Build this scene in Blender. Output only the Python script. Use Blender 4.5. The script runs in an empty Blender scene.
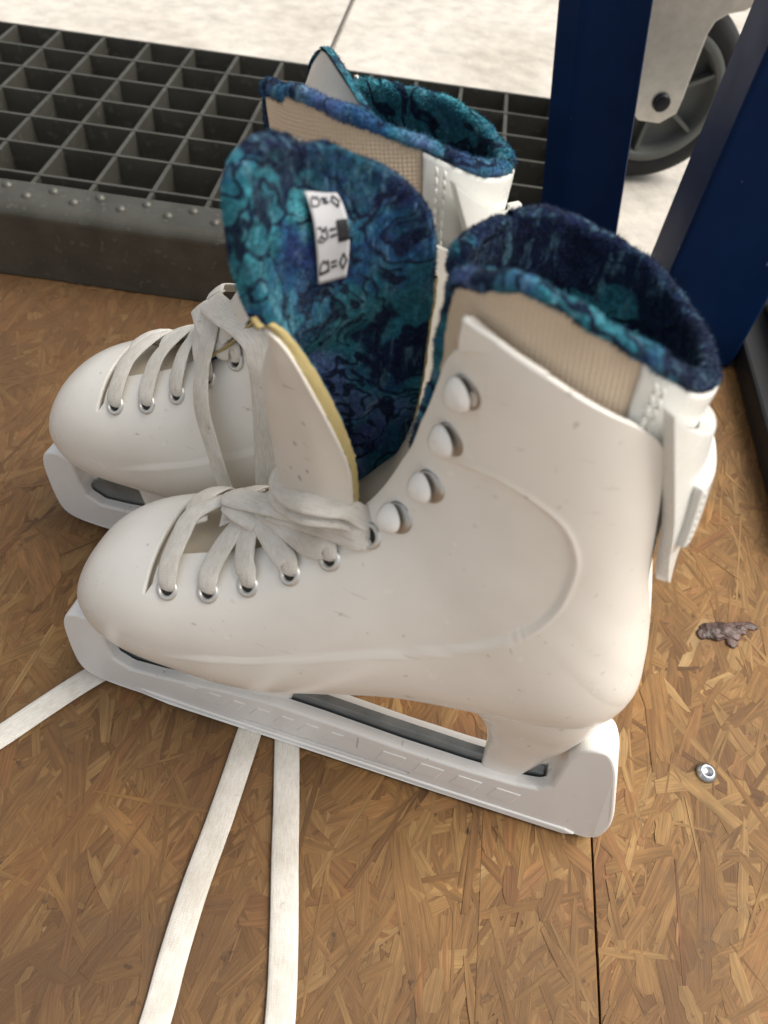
import bpy, bmesh, math, random
import numpy as np
from mathutils import Vector, Matrix, noise

rng = np.random.default_rng(7)
random.seed(7)
PI = math.pi
MM = 0.001
scene = bpy.context.scene
COL = scene.collection

# ------------------------------------------------------------------ helpers
def mesh_obj(name, verts, faces, mat=None, parent=None, smooth=True):
    me = bpy.data.meshes.new(name)
    me.from_pydata([tuple(map(float, v)) for v in verts], [], [tuple(map(int, f)) for f in faces])
    me.validate()
    if smooth:
        me.polygons.foreach_set('use_smooth', [True] * len(me.polygons))
    me.update()
    o = bpy.data.objects.new(name, me)
    COL.objects.link(o)
    if mat is not None:
        me.materials.append(mat)
    if parent is not None:
        o.parent = parent
    return o

def tag(o, label=None, cat=None, group=None, kind=None):
    if label: o['label'] = label
    if cat: o['category'] = cat
    if group: o['group'] = group
    if kind: o['kind'] = kind
    return o

def empty(name, loc=(0, 0, 0)):
    o = bpy.data.objects.new(name, None)
    o.empty_display_size = 0.02
    COL.objects.link(o)
    o.location = loc
    return o

def bake(o):
    """apply the modifiers of an object to its mesh"""
    dg = bpy.context.evaluated_depsgraph_get()
    dg.update()
    me = bpy.data.meshes.new_from_object(o.evaluated_get(dg))
    old = o.data
    o.modifiers.clear()
    me.name = old.name
    o.data = me
    bpy.data.meshes.remove(old)
    return o

def bevel(o, w, seg=2, angle=35):
    m = o.modifiers.new('b', 'BEVEL'); m.width = w; m.segments = seg
    m.limit_method = 'ANGLE'; m.angle_limit = math.radians(angle)
    return bake(o)

def solidify(o, t, offset=-1.0):
    m = o.modifiers.new('s', 'SOLIDIFY'); m.thickness = t; m.offset = offset
    return bake(o)

class MB:
    """collects simple shapes for one mesh"""
    def __init__(s): s.v = []; s.f = []
    def add(s, verts, faces):
        n = len(s.v)
        s.v += [tuple(map(float, v)) for v in verts]
        s.f += [tuple(int(i) + n for i in f) for f in faces]
    def box(s, lo, hi):
        x0, y0, z0 = lo; x1, y1, z1 = hi
        s.add([(x0,y0,z0),(x1,y0,z0),(x1,y1,z0),(x0,y1,z0),(x0,y0,z1),(x1,y0,z1),(x1,y1,z1),(x0,y1,z1)],
              [(0,3,2,1),(4,5,6,7),(0,1,5,4),(1,2,6,5),(2,3,7,6),(3,0,4,7)])
    def tube(s, pts, r, n=10, cap=True):
        pts = [np.array(p, float) for p in pts]
        rr = r if hasattr(r, '__len__') else [r] * len(pts)
        up = None; vs = []; fs = []
        for i, p in enumerate(pts):
            a = pts[max(i-1, 0)]; b = pts[min(i+1, len(pts)-1)]
            d = b - a; d /= np.linalg.norm(d) + 1e-12
            if up is None:
                up = np.array([0, 0, 1.]) if abs(d[2]) < .9 else np.array([1., 0, 0])
            x = np.cross(up, d); x /= np.linalg.norm(x) + 1e-12
            y = np.cross(d, x); up = y
            for k in range(n):
                t = 2*PI*k/n
                vs.append(p + rr[i]*(math.cos(t)*x + math.sin(t)*y))
        for i in range(len(pts)-1):
            for k in range(n):
                k2 = (k+1) % n
                fs.append((i*n+k, i*n+k2, (i+1)*n+k2, (i+1)*n+k))
        if cap:
            fs.append(tuple(range(n-1, -1, -1))); fs.append(tuple((len(pts)-1)*n + k for k in range(n)))
        s.add(vs, fs)
    def lathe(s, c, axis, prof, n=24):
        """prof: (distance along axis, radius) pairs"""
        c = np.array(c, float); d = np.array(axis, float); d /= np.linalg.norm(d)
        u = np.array([0, 0, 1.]) if abs(d[2]) < .9 else np.array([1., 0, 0])
        x = np.cross(u, d); x /= np.linalg.norm(x); y = np.cross(d, x)
        vs = []; fs = []
        for h, r in prof:
            for k in range(n):
                t = 2*PI*k/n
                vs.append(c + d*h + r*(math.cos(t)*x + math.sin(t)*y))
        for i in range(len(prof)-1):
            for k in range(n):
                k2 = (k+1) % n
                fs.append((i*n+k, i*n+k2, (i+1)*n+k2, (i+1)*n+k))
        s.add(vs, fs)
    def build(s, name, mat=None, parent=None, smooth=False):
        return mesh_obj(name, s.v, s.f, mat, parent, smooth)

def catmull(P, n):
    """Catmull-Rom through the rows of P, n samples in all"""
    P = np.array(P, float)
    t = np.linspace(0, len(P)-1, n)
    return cr_at(P, t)

def cr_at(P, t):
    P = np.asarray(P, float)
    t = np.clip(np.asarray(t, float), 0, len(P)-1-1e-9)
    i = np.floor(t).astype(int); f = (t - i)
    E = np.concatenate([[2*P[0]-P[1]], P, [2*P[-1]-P[-2]]])
    p0, p1, p2, p3 = E[i], E[i+1], E[i+2], E[i+3]
    f = f.reshape(f.shape + (1,)*(P.ndim-1))
    return .5*((2*p1) + (-p0+p2)*f + (2*p0-5*p1+4*p2-p3)*f*f + (-p0+3*p1-3*p2+p3)*f**3)

def grid_faces(nr, nc, flip=False):
    i, j = np.meshgrid(np.arange(nr-1), np.arange(nc-1), indexing='ij')
    a = (i*nc+j).ravel(); b = a+1; c = a+nc+1; d = a+nc
    F = np.stack([a, b, c, d], 1)
    return F[:, ::-1] if flip else F

def grid_normals(G):
    du = np.gradient(G, axis=0); dv = np.gradient(G, axis=1)
    n = np.cross(du, dv)
    return n / (np.linalg.norm(n, axis=2, keepdims=True) + 1e-12)

# ---------------------------------------------------------------- materials
class NT:
    def __init__(s, name):
        s.m = bpy.data.materials.new(name); s.m.use_nodes = True
        s.t = s.m.node_tree; s.b = s.t.nodes['Principled BSDF']
    def n(s, typ, **kw):
        nd = s.t.nodes.new(typ)
        for k, v in kw.items():
            if k.startswith('i_'):
                key = k[2:]
                key = int(key) if key.isdigit() else key.replace('_', ' ')
                if hasattr(v, 'is_linked') or isinstance(v, bpy.types.NodeSocket): s.t.links.new(v, nd.inputs[key])
                else: nd.inputs[key].default_value = v
            else: setattr(nd, k, v)
        return nd
    def link(s, a, b): s.t.links.new(a, b)
    def coord(s, which='Object', scale=(1, 1, 1), rot=(0, 0, 0), loc=(0, 0, 0)):
        tc = s.n('ShaderNodeTexCoord')
        mp = s.n('ShaderNodeMapping')
        mp.inputs['Scale'].default_value = scale; mp.inputs['Rotation'].default_value = rot
        mp.inputs['Location'].default_value = loc
        s.link(tc.outputs[which], mp.inputs['Vector'])
        return mp.outputs['Vector']
    def noise(s, vec, scale, detail=3, rough=.55, dist=0):
        nd = s.n('ShaderNodeTexNoise')
        nd.inputs['Scale'].default_value = scale; nd.inputs['Detail'].default_value = detail
        nd.inputs['Roughness'].default_value = rough; nd.inputs['Distortion'].default_value = dist
        s.link(vec, nd.inputs['Vector'])
        return nd
    def ramp(s, fac, stops, interp='LINEAR'):
        r = s.n('ShaderNodeValToRGB'); cr = r.color_ramp; cr.interpolation = interp
        while len(cr.elements) < len(stops): cr.elements.new(.5)
        for e, (p, c) in zip(cr.elements, stops):
            e.position = p
            e.color = (c, c, c, 1) if not hasattr(c, '__len__') else tuple(c) + (1,)
        s.link(fac, r.inputs['Fac'])
        return r.outputs['Color']
    def mix(s, fac, a, b, mode='MIX'):
        m = s.n('ShaderNodeMix', data_type='RGBA', blend_type=mode)
        for sock, v in ((m.inputs[0], fac), (m.inputs[6], a), (m.inputs[7], b)):
            if isinstance(v, bpy.types.NodeSocket): s.link(v, sock)
            elif hasattr(v, '__len__'): sock.default_value = tuple(v) + (1,) if len(v) == 3 else v
            else: sock.default_value = v
        return m.outputs[2]
    def math(s, op, a, b=0.0):
        m = s.n('ShaderNodeMath', operation=op)
        for k, v in enumerate((a, b)):
            if isinstance(v, bpy.types.NodeSocket): s.link(v, m.inputs[k])
            else: m.inputs[k].default_value = v
        return m.outputs[0]
    def bump(s, h, strength=.3, dist=.001):
        b = s.n('ShaderNodeBump'); b.inputs['Strength'].default_value = strength
        b.inputs['Distance'].default_value = dist
        s.link(h, b.inputs['Height']); s.link(b.outputs['Normal'], s.b.inputs['Normal'])
        return b
    def set(s, color=None, rough=None, metal=None, spec=None, coat=None, sss=None):
        for key, v in (('Base Color', color), ('Roughness', rough), ('Metallic', metal), ('Specular IOR Level', spec), ('Coat Weight', coat)):
            if v is None: continue
            if isinstance(v, bpy.types.NodeSocket): s.link(v, s.b.inputs[key])
            elif hasattr(v, '__len__'): s.b.inputs[key].default_value = tuple(v) + (1,) if len(v) == 3 else v
            else: s.b.inputs[key].default_value = v
        return s.m

def mat_plastic(name, base, dirt, rough, spots=True, bumpy=.08, dirt_amt=.35):
    t = NT(name); v = t.coord()
    big = t.noise(v, 28, 4).outputs['Fac']
    c = t.mix(t.ramp(big, [(.42, 0), (.75, 1)]), base, tuple(np.array(base)*.86 + np.array(dirt)*.14))
    if spots:
        sp = t.noise(v, 260, 2, .5).outputs['Fac']
        c = t.mix(t.math('MULTIPLY', t.ramp(sp, [(.70, 0), (.76, 1)]), dirt_amt), c, dirt)
        st = t.noise(t.coord(scale=(30, 90, 260), rot=(0, .5, .3)), 3, 2, .5).outputs['Fac']
        c = t.mix(t.math('MULTIPLY', t.ramp(st, [(.71, 0), (.75, 1)]), dirt_amt*.6), c, dirt)
    r = t.n('ShaderNodeMapRange', i_0=t.noise(v, 90, 4).outputs['Fac'])
    r.inputs[3].default_value = rough-.08; r.inputs[4].default_value = rough+.12
    t.bump(t.noise(v, 420, 3).outputs['Fac'], bumpy, .0004)
    return t.set(c, r.outputs[0], spec=.45)

def mat_fleece(name, off=(0, 0, 0), k=1.0, dark=0.0):
    t = NT(name); v = t.coord(loc=off)
    warp = t.noise(v, 38*k, 3, .55)
    vv = t.n('ShaderNodeVectorMath', operation='MULTIPLY_ADD')
    t.link(warp.outputs['Color'], vv.inputs[0]); vv.inputs[1].default_value = (.036, .036, .036); t.link(v, vv.inputs[2])
    w = vv.outputs[0]
    n1 = t.noise(w, 44*k, 3, .6).outputs['Fac']
    n2 = t.noise(w, 50*k, 2, .5, 2.0).outputs['Fac']
    n3 = t.noise(v, 800, 3, .65).outputs['Fac']
    base = t.ramp(n1, [(.0, (.010, .016, .07)), (.36, (.014, .03, .12)), (.43, (.018, .085, .19)), (.50, (.022, .135, .19)),
                       (.60, (.035, .195, .245)), (.70, (.065, .28, .33)), (.85, (.03, .17, .26))])
    lav = t.noise(w, 30*k, 2, .5).outputs['Fac']
    base = t.mix(t.ramp(lav, [(.55, 0), (.64, .75)]), base, (.10, .115, .30))
    lav2 = t.noise(w, 75*k, 3, .6).outputs['Fac']
    base = t.mix(t.ramp(lav2, [(.62, 0), (.72, .55)]), base, (.30, .36, .47))
    blot = t.noise(w, 21*k, 3, .5, 1.0).outputs['Fac']
    base = t.mix(t.ramp(blot, [(.525-dark, 0), (.565-dark, .94)]), base, (.007, .009, .042))
    st = t.noise(t.coord(scale=(1, 1, .22), rot=(0, .5, .2)), 420, 3, .6).outputs['Fac']
    base = t.mix(t.ramp(st, [(.52, 0), (.72, .55)]), base, (.16, .34, .42))
    ridge = t.math('ABSOLUTE', t.math('SUBTRACT', n2, .5))
    base = t.mix(t.ramp(ridge, [(.022, .95), (.052, 0)]), base, (.005, .007, .032))
    c = t.mix(1.0, base, t.ramp(n3, [(.30, .55), (.75, 1.5)]), 'MULTIPLY')
    t.bump(t.noise(v, 420, 4, .65).outputs['Fac'], .8, .0014)
    t.b.inputs['Sheen Weight'].default_value = .25
    t.b.inputs['Sheen Roughness'].default_value = .5
    t.b.inputs['Sheen Tint'].default_value = (.5, .7, .8, 1)
    return t.set(c, .95, spec=.1)

def mat_felt():
    t = NT('beige_felt')
    a = t.n('ShaderNodeTexWave', wave_type='BANDS', bands_direction='X', i_Vector=t.coord(rot=(0, .14, 0)), i_Scale=330., i_Distortion=2.0)
    b = t.n('ShaderNodeTexWave', wave_type='BANDS', bands_direction='Z', i_Vector=t.coord(rot=(0, .14, 0)), i_Scale=330., i_Distortion=2.0)
    v = t.coord()
    h = t.math('ADD', a.outputs['Fac'], b.outputs['Fac'])
    n = t.noise(v, 55, 4).outputs['Fac']
    c = t.mix(t.ramp(n, [(.35, 0), (.7, 1)]), (.66, .535, .40), (.56, .44, .315))
    c = t.mix(t.math('MULTIPLY', h, .28), c, (.72, .61, .48))
    t.bump(t.math('ADD', h, t.math('MULTIPLY', t.noise(v, 600, 3).outputs['Fac'], 1.2)), .45, .0005)
    return t.set(c, .95, spec=.1)

def mat_lace():
    t = NT('white_lace')
    uv = t.n('ShaderNodeUVMap')
    mp = t.n('ShaderNodeMapping', i_Vector=uv.outputs[0]); mp.inputs['Scale'].default_value = (260, 1700, 1)
    f = t.noise(mp.outputs[0], 1.0, 3, .6).outputs['Fac']
    w2 = t.n('ShaderNodeTexWave', wave_type='BANDS', bands_direction='X', i_Vector=uv.outputs[0], i_Scale=420., i_Distortion=2.5)
    h = t.math('ADD', t.math('MULTIPLY', f, 1.2), t.math('MULTIPLY', w2.outputs['Fac'], .35))
    v = t.coord()
    n = t.noise(v, 60, 5, .6).outputs['Fac']
    c = t.mix(t.ramp(n, [(.40, 0), (.72, .85)]), (.76, .725, .665), (.54, .495, .425))
    c = t.mix(t.math('MULTIPLY', t.ramp(f, [(.35, 1), (.58, 0)]), .26), c, (.36, .32, .27))
    sp = t.noise(v, 210, 3, .6).outputs['Fac']
    c = t.mix(t.ramp(sp, [(.68, 0), (.75, .5)]), c, (.30, .26, .22))
    t.bump(h, .35, .0004)
    return t.set(c, .9, spec=.15)

def mat_metal(name, base, rough, metal=1.0, noise=.15):
    t = NT(name); v = t.coord()
    n = t.noise(v, 120, 4).outputs['Fac']
    c = t.mix(t.ramp(n, [(.3, 0), (.75, 1)]), base, tuple(np.array(base)*(1-noise*2)))
    r = t.n('ShaderNodeMapRange', i_0=n); r.inputs[3].default_value = rough-.08; r.inputs[4].default_value = rough+.12
    return t.set(c, r.outputs[0], metal)

M_SHELL = mat_plastic('white_boot_plastic', (.865, .835, .775), (.30, .24, .18), .22)
M_SHELLIN = mat_plastic('boot_inside', (.55, .49, .38), (.2, .16, .1), .8)
M_VINYL = mat_plastic('white_vinyl', (.74, .745, .71), (.35, .31, .25), .25, True, .15, .2)
M_LEATHER = mat_plastic('white_leather', (.70, .655, .585), (.10, .08, .07), .5, True, .35, .6)
M_GUARD = mat_plastic('white_guard_plastic', (.85, .84, .815), (.34, .30, .27), .38)
M_FLEECE = mat_fleece('blue_swirl_fleece')
M_FLEECE2 = mat_fleece('navy_swirl_fleece', (.13, .31, .05), .9, .06)
M_FLEECE3 = mat_fleece('teal_swirl_fleece', (.31, .47, .12), .9, .02)
M_FELT = mat_felt()
M_LACE = mat_lace()
M_STEEL = mat_metal('blade_steel', (.30, .32, .32), .5, .8)
M_ZINC = mat_metal('zinc_plated', (.60, .62, .64), .3)
M_EYELET = mat_metal('eyelet_metal', (.70, .69, .66), .38, .7)
M_HOOK = mat_plastic('hook_paint', (.84, .82, .78), (.35, .33, .30), .3)
M_HOOKBASE = mat_metal('hook_base_metal', (.55, .54, .52), .35, .9)
M_FOAM = mat_plastic('yellow_foam', (.40, .32, .14), (.22, .15, .06), .95, True, 1.0, .5)
M_TBASE = mat_plastic('tongue_base_leather', (.60, .52, .40), (.2, .15, .1), .7)
M_DARK = NT('dark_gap').set((.03, .028, .025), .9)
M_INK = NT('label_ink').set((.015, .015, .018), .8)
M_PAPER = mat_plastic('label_fabric', (.50, .50, .52), (.3, .3, .32), .85)

# ------------------------------------------------------ skate shape (local mm)
# each section runs from a point on the sole/heel/back line (B) to one on the toe/instep/front line (T)
SECT = np.array([
 # Bx,  Bz,   Tx,   Tz,   W
 (11.5, 51.0,  11.5, 53.0,  2.0),
 (14.0, 45.5,  12.5, 61.5, 11.0),
 (19.5, 43.5,  16.5, 70.5, 17.0),
 (27.0, 42.5,  23.0, 79.5, 21.5),
 (37.0, 42.5,  33.0, 87.5, 25.0),
 (49.0, 43.0,  45.5, 94.0, 27.0),
 (64.0, 43.5,  60.0, 100., 27.5),
 (82.0, 46.0,  75.0,108.0, 27.5),
 (102.,54.5,   88.0,119.0, 27.0),
 (124.,63.0,   98.0,131.0, 26.0),
 (146.,66.0,  104.5,142.0, 25.0),
 (167.,66.5,  108.0,152.0, 24.5),
 (181.5,71.0, 110.0,161.0, 24.5),
 (186.5,83.0, 110.5,170.0, 24.0),
 (184.,99.0, 110.8,177.5, 23.5),
 (178.5,119.0,110.8,184.5, 23.5),
 (174.2,139., 110.6,190.5, 24.0),
 (171.8,157., 110.4,194.0, 24.5),
 (168.6,173., 110.2,197.5, 25.0),
 (166.3,185., 110.0,203.5, 25.0),
])
NS = len(SECT) - 1
T_TOP = 18.3            # upper edge of the plastic shell
T_CAP = 5.0             # rear edge of the toe cap

def surf(t, phi, off=0.0):
    """point of the near half (v<0) of the boot surface; phi 0 at the sole line, pi at the top line"""
    t, phi = np.broadcast_arrays(np.asarray(t, float), np.asarray(phi, float))
    S = cr_at(SECT, t)
    B = S[..., 0:2]; T = S[..., 2:4]; W = S[..., 4]
    C = (B+T)/2; A = (T-B)/2
    L = np.linalg.norm(A, axis=-1)
    nb = np.interp(t, [0, 3, 10, 13, 19], [2.2, 2.9, 2.9, 2.2, 2.1])
    nt = np.interp(t, [0, 3, 10, 19], [2.2, 2.15, 2.1, 2.2])
    c = np.cos(phi); s = np.abs(np.sin(phi))
    n = np.where(c > 0, nb, nt)
    h = -np.sign(c)*np.abs(c)**(2/n); sv = s**(2/n)
    k = (L + off)/np.maximum(L, 1e-6)
    k = np.minimum(k, 2.5)
    x = C[..., 0] + A[..., 0]*h*k
    z = C[..., 1] + A[..., 1]*h*k
    v = -(np.maximum(W + off, .3))*sv
    bump = np.interp(np.abs(phi), [0, .6, 1.1, 1.6, 2.0, 2.3, PI], [0, 2, 6.5, 7.5, 6, 3, 0])*np.clip((t-17)/2, 0, 1)**1.5
    return np.stack([x, v, z + bump], -1)

# throat edge (angle at which the near half of the shell ends) along t
EDGE_T = np.array([5.0, 5.2, 5.5, 6, 7.2, 8.8, 10.1, 11.5, 13, 14.3, 15.7, 17.0, 17.5, 17.8, 18.0, 18.15, 18.25, 18.3, 19])
EDGE_P = np.array([2.58, 2.68, 2.72, 2.74, 2.75, 2.67, 2.68, 2.70, 2.64, 2.55, 2.44, 2.32, 2.23, 2.13, 2.03, 1.92, 1.79, 1.64, 1.64])
def phi_edge(t): return np.interp(t, EDGE_T, EDGE_P)
SLIT_PHI = 2.24
# rear edge of the side panel
BACK_T = np.array([0, 14.6, 15.0, 15.7, 16.9, 17.7, 18.05, 18.2, 18.3])
BACK_P = np.array([0, 0.0, .20, .48, .66, .72, .77, .86, 1.04])
def phi_back(t): return np.interp(t, BACK_T, BACK_P)

SEAM = np.array([(50, 63), (58.5, 67), (71, 73), (84, 79.3), (103, 90), (122.3, 100.7), (138.6, 111.4), (148.7, 121.6), (153.2, 131), (154, 140), (152.7, 150), (146.8, 159.5), (136.4, 164.7), (127, 164), (117, 159), (112, 155)], float)
SEAM_C = catmull(SEAM, 160)

def seam_disp(P):
    """mm of outward step outside the raised line of the shell"""
    X = P[..., [0, 2]].reshape(-1, 2)
    a = SEAM_C[:-1]; b = SEAM_C[1:]; d = b-a
    best = np.full(len(X), 1e9); sg = np.zeros(len(X))
    for k in range(len(a)):
        w = X - a[k]; tt = np.clip((w@d[k])/(d[k]@d[k]), 0, 1)
        q = w - tt[:, None]*d[k]; dist = np.hypot(q[:, 0], q[:, 1])
        cr = d[k, 0]*w[:, 1]-d[k, 1]*w[:, 0]
        m = dist < best
        best[m] = dist[m]; sg[m] = np.sign(cr[m])
    sd = best*sg                      # positive inside (above / in front of the line)
    s = 1/(1+np.exp(np.clip(sd/.22, -30, 30)))
    ridge = np.exp(-((sd+.5)/.8)**2)
    amp = np.clip((X[:, 0]-50)/20, 0, 1); amp = amp*amp*(3-2*amp)
    amp = np.where(X[:, 1] > 155, amp*np.clip((X[:, 0]-119)/8, 0, 1), amp)
    return ((.75*s + .25*ridge)*amp).reshape(P.shape[:-1])

def half_shell(T_TOP):
    nt1, nt2, nf1, nf2 = 96, 330, 150, 46
    # toe cap: full angle range
    f_low = np.linspace(0, SLIT_PHI, nf1)
    tc = np.linspace(0, T_CAP, nt1)
    f_cap = np.concatenate([f_low, np.linspace(SLIT_PHI, PI, 60)[1:]])
    G1 = surf(tc[:, None], f_cap[None, :])
    tb = np.linspace(T_CAP, T_TOP, nt2)
    lo = phi_back(tb)[:, None]; hi = phi_edge(tb)[:, None]
    a = np.linspace(0, 1, nf1)[None, :]
    F2a = lo + (SLIT_PHI - lo)*a
    b = np.linspace(0, 1, nf2)[None, 1:]
    F2 = np.concatenate([F2a, SLIT_PHI + (hi-SLIT_PHI)*b], 1)
    # upper limit never below the start
    G2 = surf(np.broadcast_to(tb[:, None], F2.shape), F2)
    # rear edge of the slit sits a little further back
    for k in range(7): G2[k, nf1:, 0] += (1.9*(1-k/7))*np.clip(np.linspace(.25, 2.2, nf2-1), 0, 1)
    for G in (G1, G2):
        N = grid_normals(G)
        ctr = G - np.array([95., 0, 90.])
        sgn = np.sign((N*np.stack([np.zeros_like(G[..., 0]), G[..., 1], np.zeros_like(G[..., 0])], -1)).sum(-1)).sum()
        if sgn < 0: N = -N
        G += N*seam_disp(G)[..., None]
    return G1, G2

def build_shell(parent, top=18.3):
    G1, G2 = half_shell(top)
    V = []; F = []; n = 0
    for side in (1, -1):
        for G in (G1, G2):
            P = G.copy(); P[..., 1] *= side
            V.append(P.reshape(-1, 3)*MM)
            f = grid_faces(G.shape[0], G.shape[1], flip=(side == 1)) + n
            F.append(f); n += P.shape[0]*P.shape[1]
    V = np.concatenate(V); F = np.concatenate(F)
    o = mesh_obj('boot_shell', V, F, M_SHELL, parent)
    bm = bmesh.new(); bm.from_mesh(o.data)
    bmesh.ops.remove_doubles(bm, verts=bm.verts, dist=.00006)
    bmesh.ops.dissolve_degenerate(bm, edges=bm.edges, dist=.00001)
    bmesh.ops.recalc_face_normals(bm, faces=bm.faces)
    c = sum((f.normal.dot(f.calc_center_median()-Vector((.1, 0, .09))) for f in bm.faces), 0.0)
    if c < 0: bmesh.ops.reverse_faces(bm, faces=bm.faces)
    bm.to_mesh(o.data); bm.free()
    o.data.polygons.foreach_set('use_smooth', [True]*len(o.data.polygons))
    solidify(o, .0014, -1)
    return o, G2

# --------------------------------------------------------------- GEOM-END
def mm(P): return np.asarray(P, float)*MM

def shell_frame(t, phi, off=0.0, side=1):
    """point and outward normal of the boot surface, in metres"""
    e = 1e-3
    p = surf(t, phi, off); a = surf(t+e, phi, off)-surf(t-e, phi, off); b = surf(t, phi+e, off)-surf(t, phi-e, off)
    n = np.cross(a, b); n /= np.linalg.norm(n)
    S = cr_at(SECT, np.array(t, float)); c = np.array([(S[0]+S[2])/2, 0, (S[1]+S[3])/2])
    if n@(p-c) < 0: n = -n
    p = p.copy(); p[1] *= side; n[1] *= side
    return p*MM, n

def fuzz(P, N, count, length, width=.00022, spread=.9, seed=1):
    """thin bent hairs standing on a grid surface: returns vertices and faces"""
    r = np.random.default_rng(seed)
    nr, nc = P.shape[:2]
    # area weighted cells
    A = np.linalg.norm(np.cross(P[1:, :-1]-P[:-1, :-1], P[:-1, 1:]-P[:-1, :-1]), axis=2).ravel()
    k = r.choice(len(A), count, p=A/A.sum())
    i = k//(nc-1); j = k % (nc-1)
    u = r.random((count, 1)); v = r.random((count, 1))
    base = P[i, j]*(1-u)*(1-v) + P[i+1, j]*u*(1-v) + P[i, j+1]*(1-u)*v + P[i+1, j+1]*u*v
    n = N[i, j]
    d = n + spread*r.normal(size=(count, 3)); d /= np.linalg.norm(d, axis=1, keepdims=True)
    d2 = d + .8*r.normal(size=(count, 3)); d2 /= np.linalg.norm(d2, axis=1, keepdims=True)
    L = length*(.4+r.random((count, 1)))
    s = np.cross(d, r.normal(size=(count, 3))); s /= np.linalg.norm(s, axis=1, keepdims=True)
    b = base - n*length*.15
    m = base + d*L*.55; tip = m + d2*L*.5
    V = np.stack([b-s*width, b+s*width, m+s*width*.7, m-s*width*.7, tip], 1).reshape(-1, 3)
    q = np.arange(count)[:, None]*5
    F = [tuple(f) for f in (q+np.array([0, 1, 2, 3]))] + [tuple(f) for f in (q+np.array([3, 2, 4]))]
    return V, F

def lumps(P, N, amp, scale, seed=3):
    r = np.random.default_rng(seed)
    h = np.zeros(P.shape[:2])
    for o in range(5):
        K = r.normal(size=(6, 3))*scale*(1.7**o); ph = r.random(6)*6.28
        h += np.sin(P@K.T + ph).sum(-1)/6/(1.5**o)
    return P + N*(h*amp)[..., None]

def grid_obj(name, G, mat, parent, fz=None, close=False):
    """mesh from a grid (metres), optionally with hairs"""
    nr, nc = G.shape[:2]
    V = [tuple(v) for v in G.reshape(-1, 3)]; F = [tuple(f) for f in grid_faces(nr, nc)]
    if fz is not None:
        fv, ff = fz; n = len(V)
        V += [tuple(v) for v in fv]; F += [tuple(int(x)+n for x in f) for f in ff]
    return mesh_obj(name, V, F, mat, parent)

def ribbon(path, normals, width, thick, seg=120, twist=None):
    """flat lace along a path (metres); returns verts, faces, uvs. Rounded cross-section"""
    P = catmull(path, seg); Nn = catmull(normals, seg)
    Wd = catmull(np.array(width, float).reshape(-1, 1), seg)[:, 0] if hasattr(width, '__len__') else np.full(seg, width)
    T = np.gradient(P, axis=0); T /= np.linalg.norm(T, axis=1, keepdims=True)+1e-12
    S = np.cross(T, Nn); S /= np.linalg.norm(S, axis=1, keepdims=True)+1e-12
    N2 = np.cross(S, T)
    m = 12
    a = np.arange(m)*2*PI/m
    cs = np.sign(np.cos(a))*np.abs(np.cos(a))**.5; sn = np.sin(a)
    V = P[:, None] + S[:, None]*(Wd[:, None]/2*cs[None])[..., None] + N2[:, None]*(thick/2*sn[None] - thick*.25*cs[None]**2)[..., None]
    L = np.concatenate([[0], np.cumsum(np.linalg.norm(np.diff(P, axis=0), axis=1))])
    F = []
    for i in range(seg-1):
        for k in range(m):
            k2 = (k+1) % m
            F.append((i*m+k, i*m+k2, (i+1)*m+k2, (i+1)*m+k))
    F.append(tuple(range(m-1, -1, -1))); F.append(tuple((seg-1)*m+k for k in range(m)))
    UV = np.stack([np.repeat(L, m), np.tile(cs*.5, seg)*np.repeat(Wd, m)], 1)
    return V.reshape(-1, 3), F, UV

def lace_obj(name, strands, parent, mat=None):
    V = []; F = []; U = []
    for v, f, u in strands:
        n = len(V); V += [tuple(x) for x in v]; F += [tuple(i+n for i in q) for q in f]; U += [tuple(x) for x in u]
    o = mesh_obj(name, V, F, mat or M_LACE, parent)
    uvl = o.data.uv_layers.new(name='UVMap')
    idx = np.empty(len(o.data.loops), int); o.data.loops.foreach_get('vertex_index', idx)
    uvl.data.foreach_set('uv', np.array(U, np.float32)[idx].ravel())
    return o

# ------------------------------------------------------------- skate parts
EYES = [(5.52, 2.33), (6.36, 2.33), (7.12, 2.38), (7.96, 2.40), (8.81, 2.40), (9.84, 2.42)]
HOOKS = [(10.82, 2.41), (12.38, 2.38), (14.36, 2.28), (16.33, 2.15)]

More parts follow.
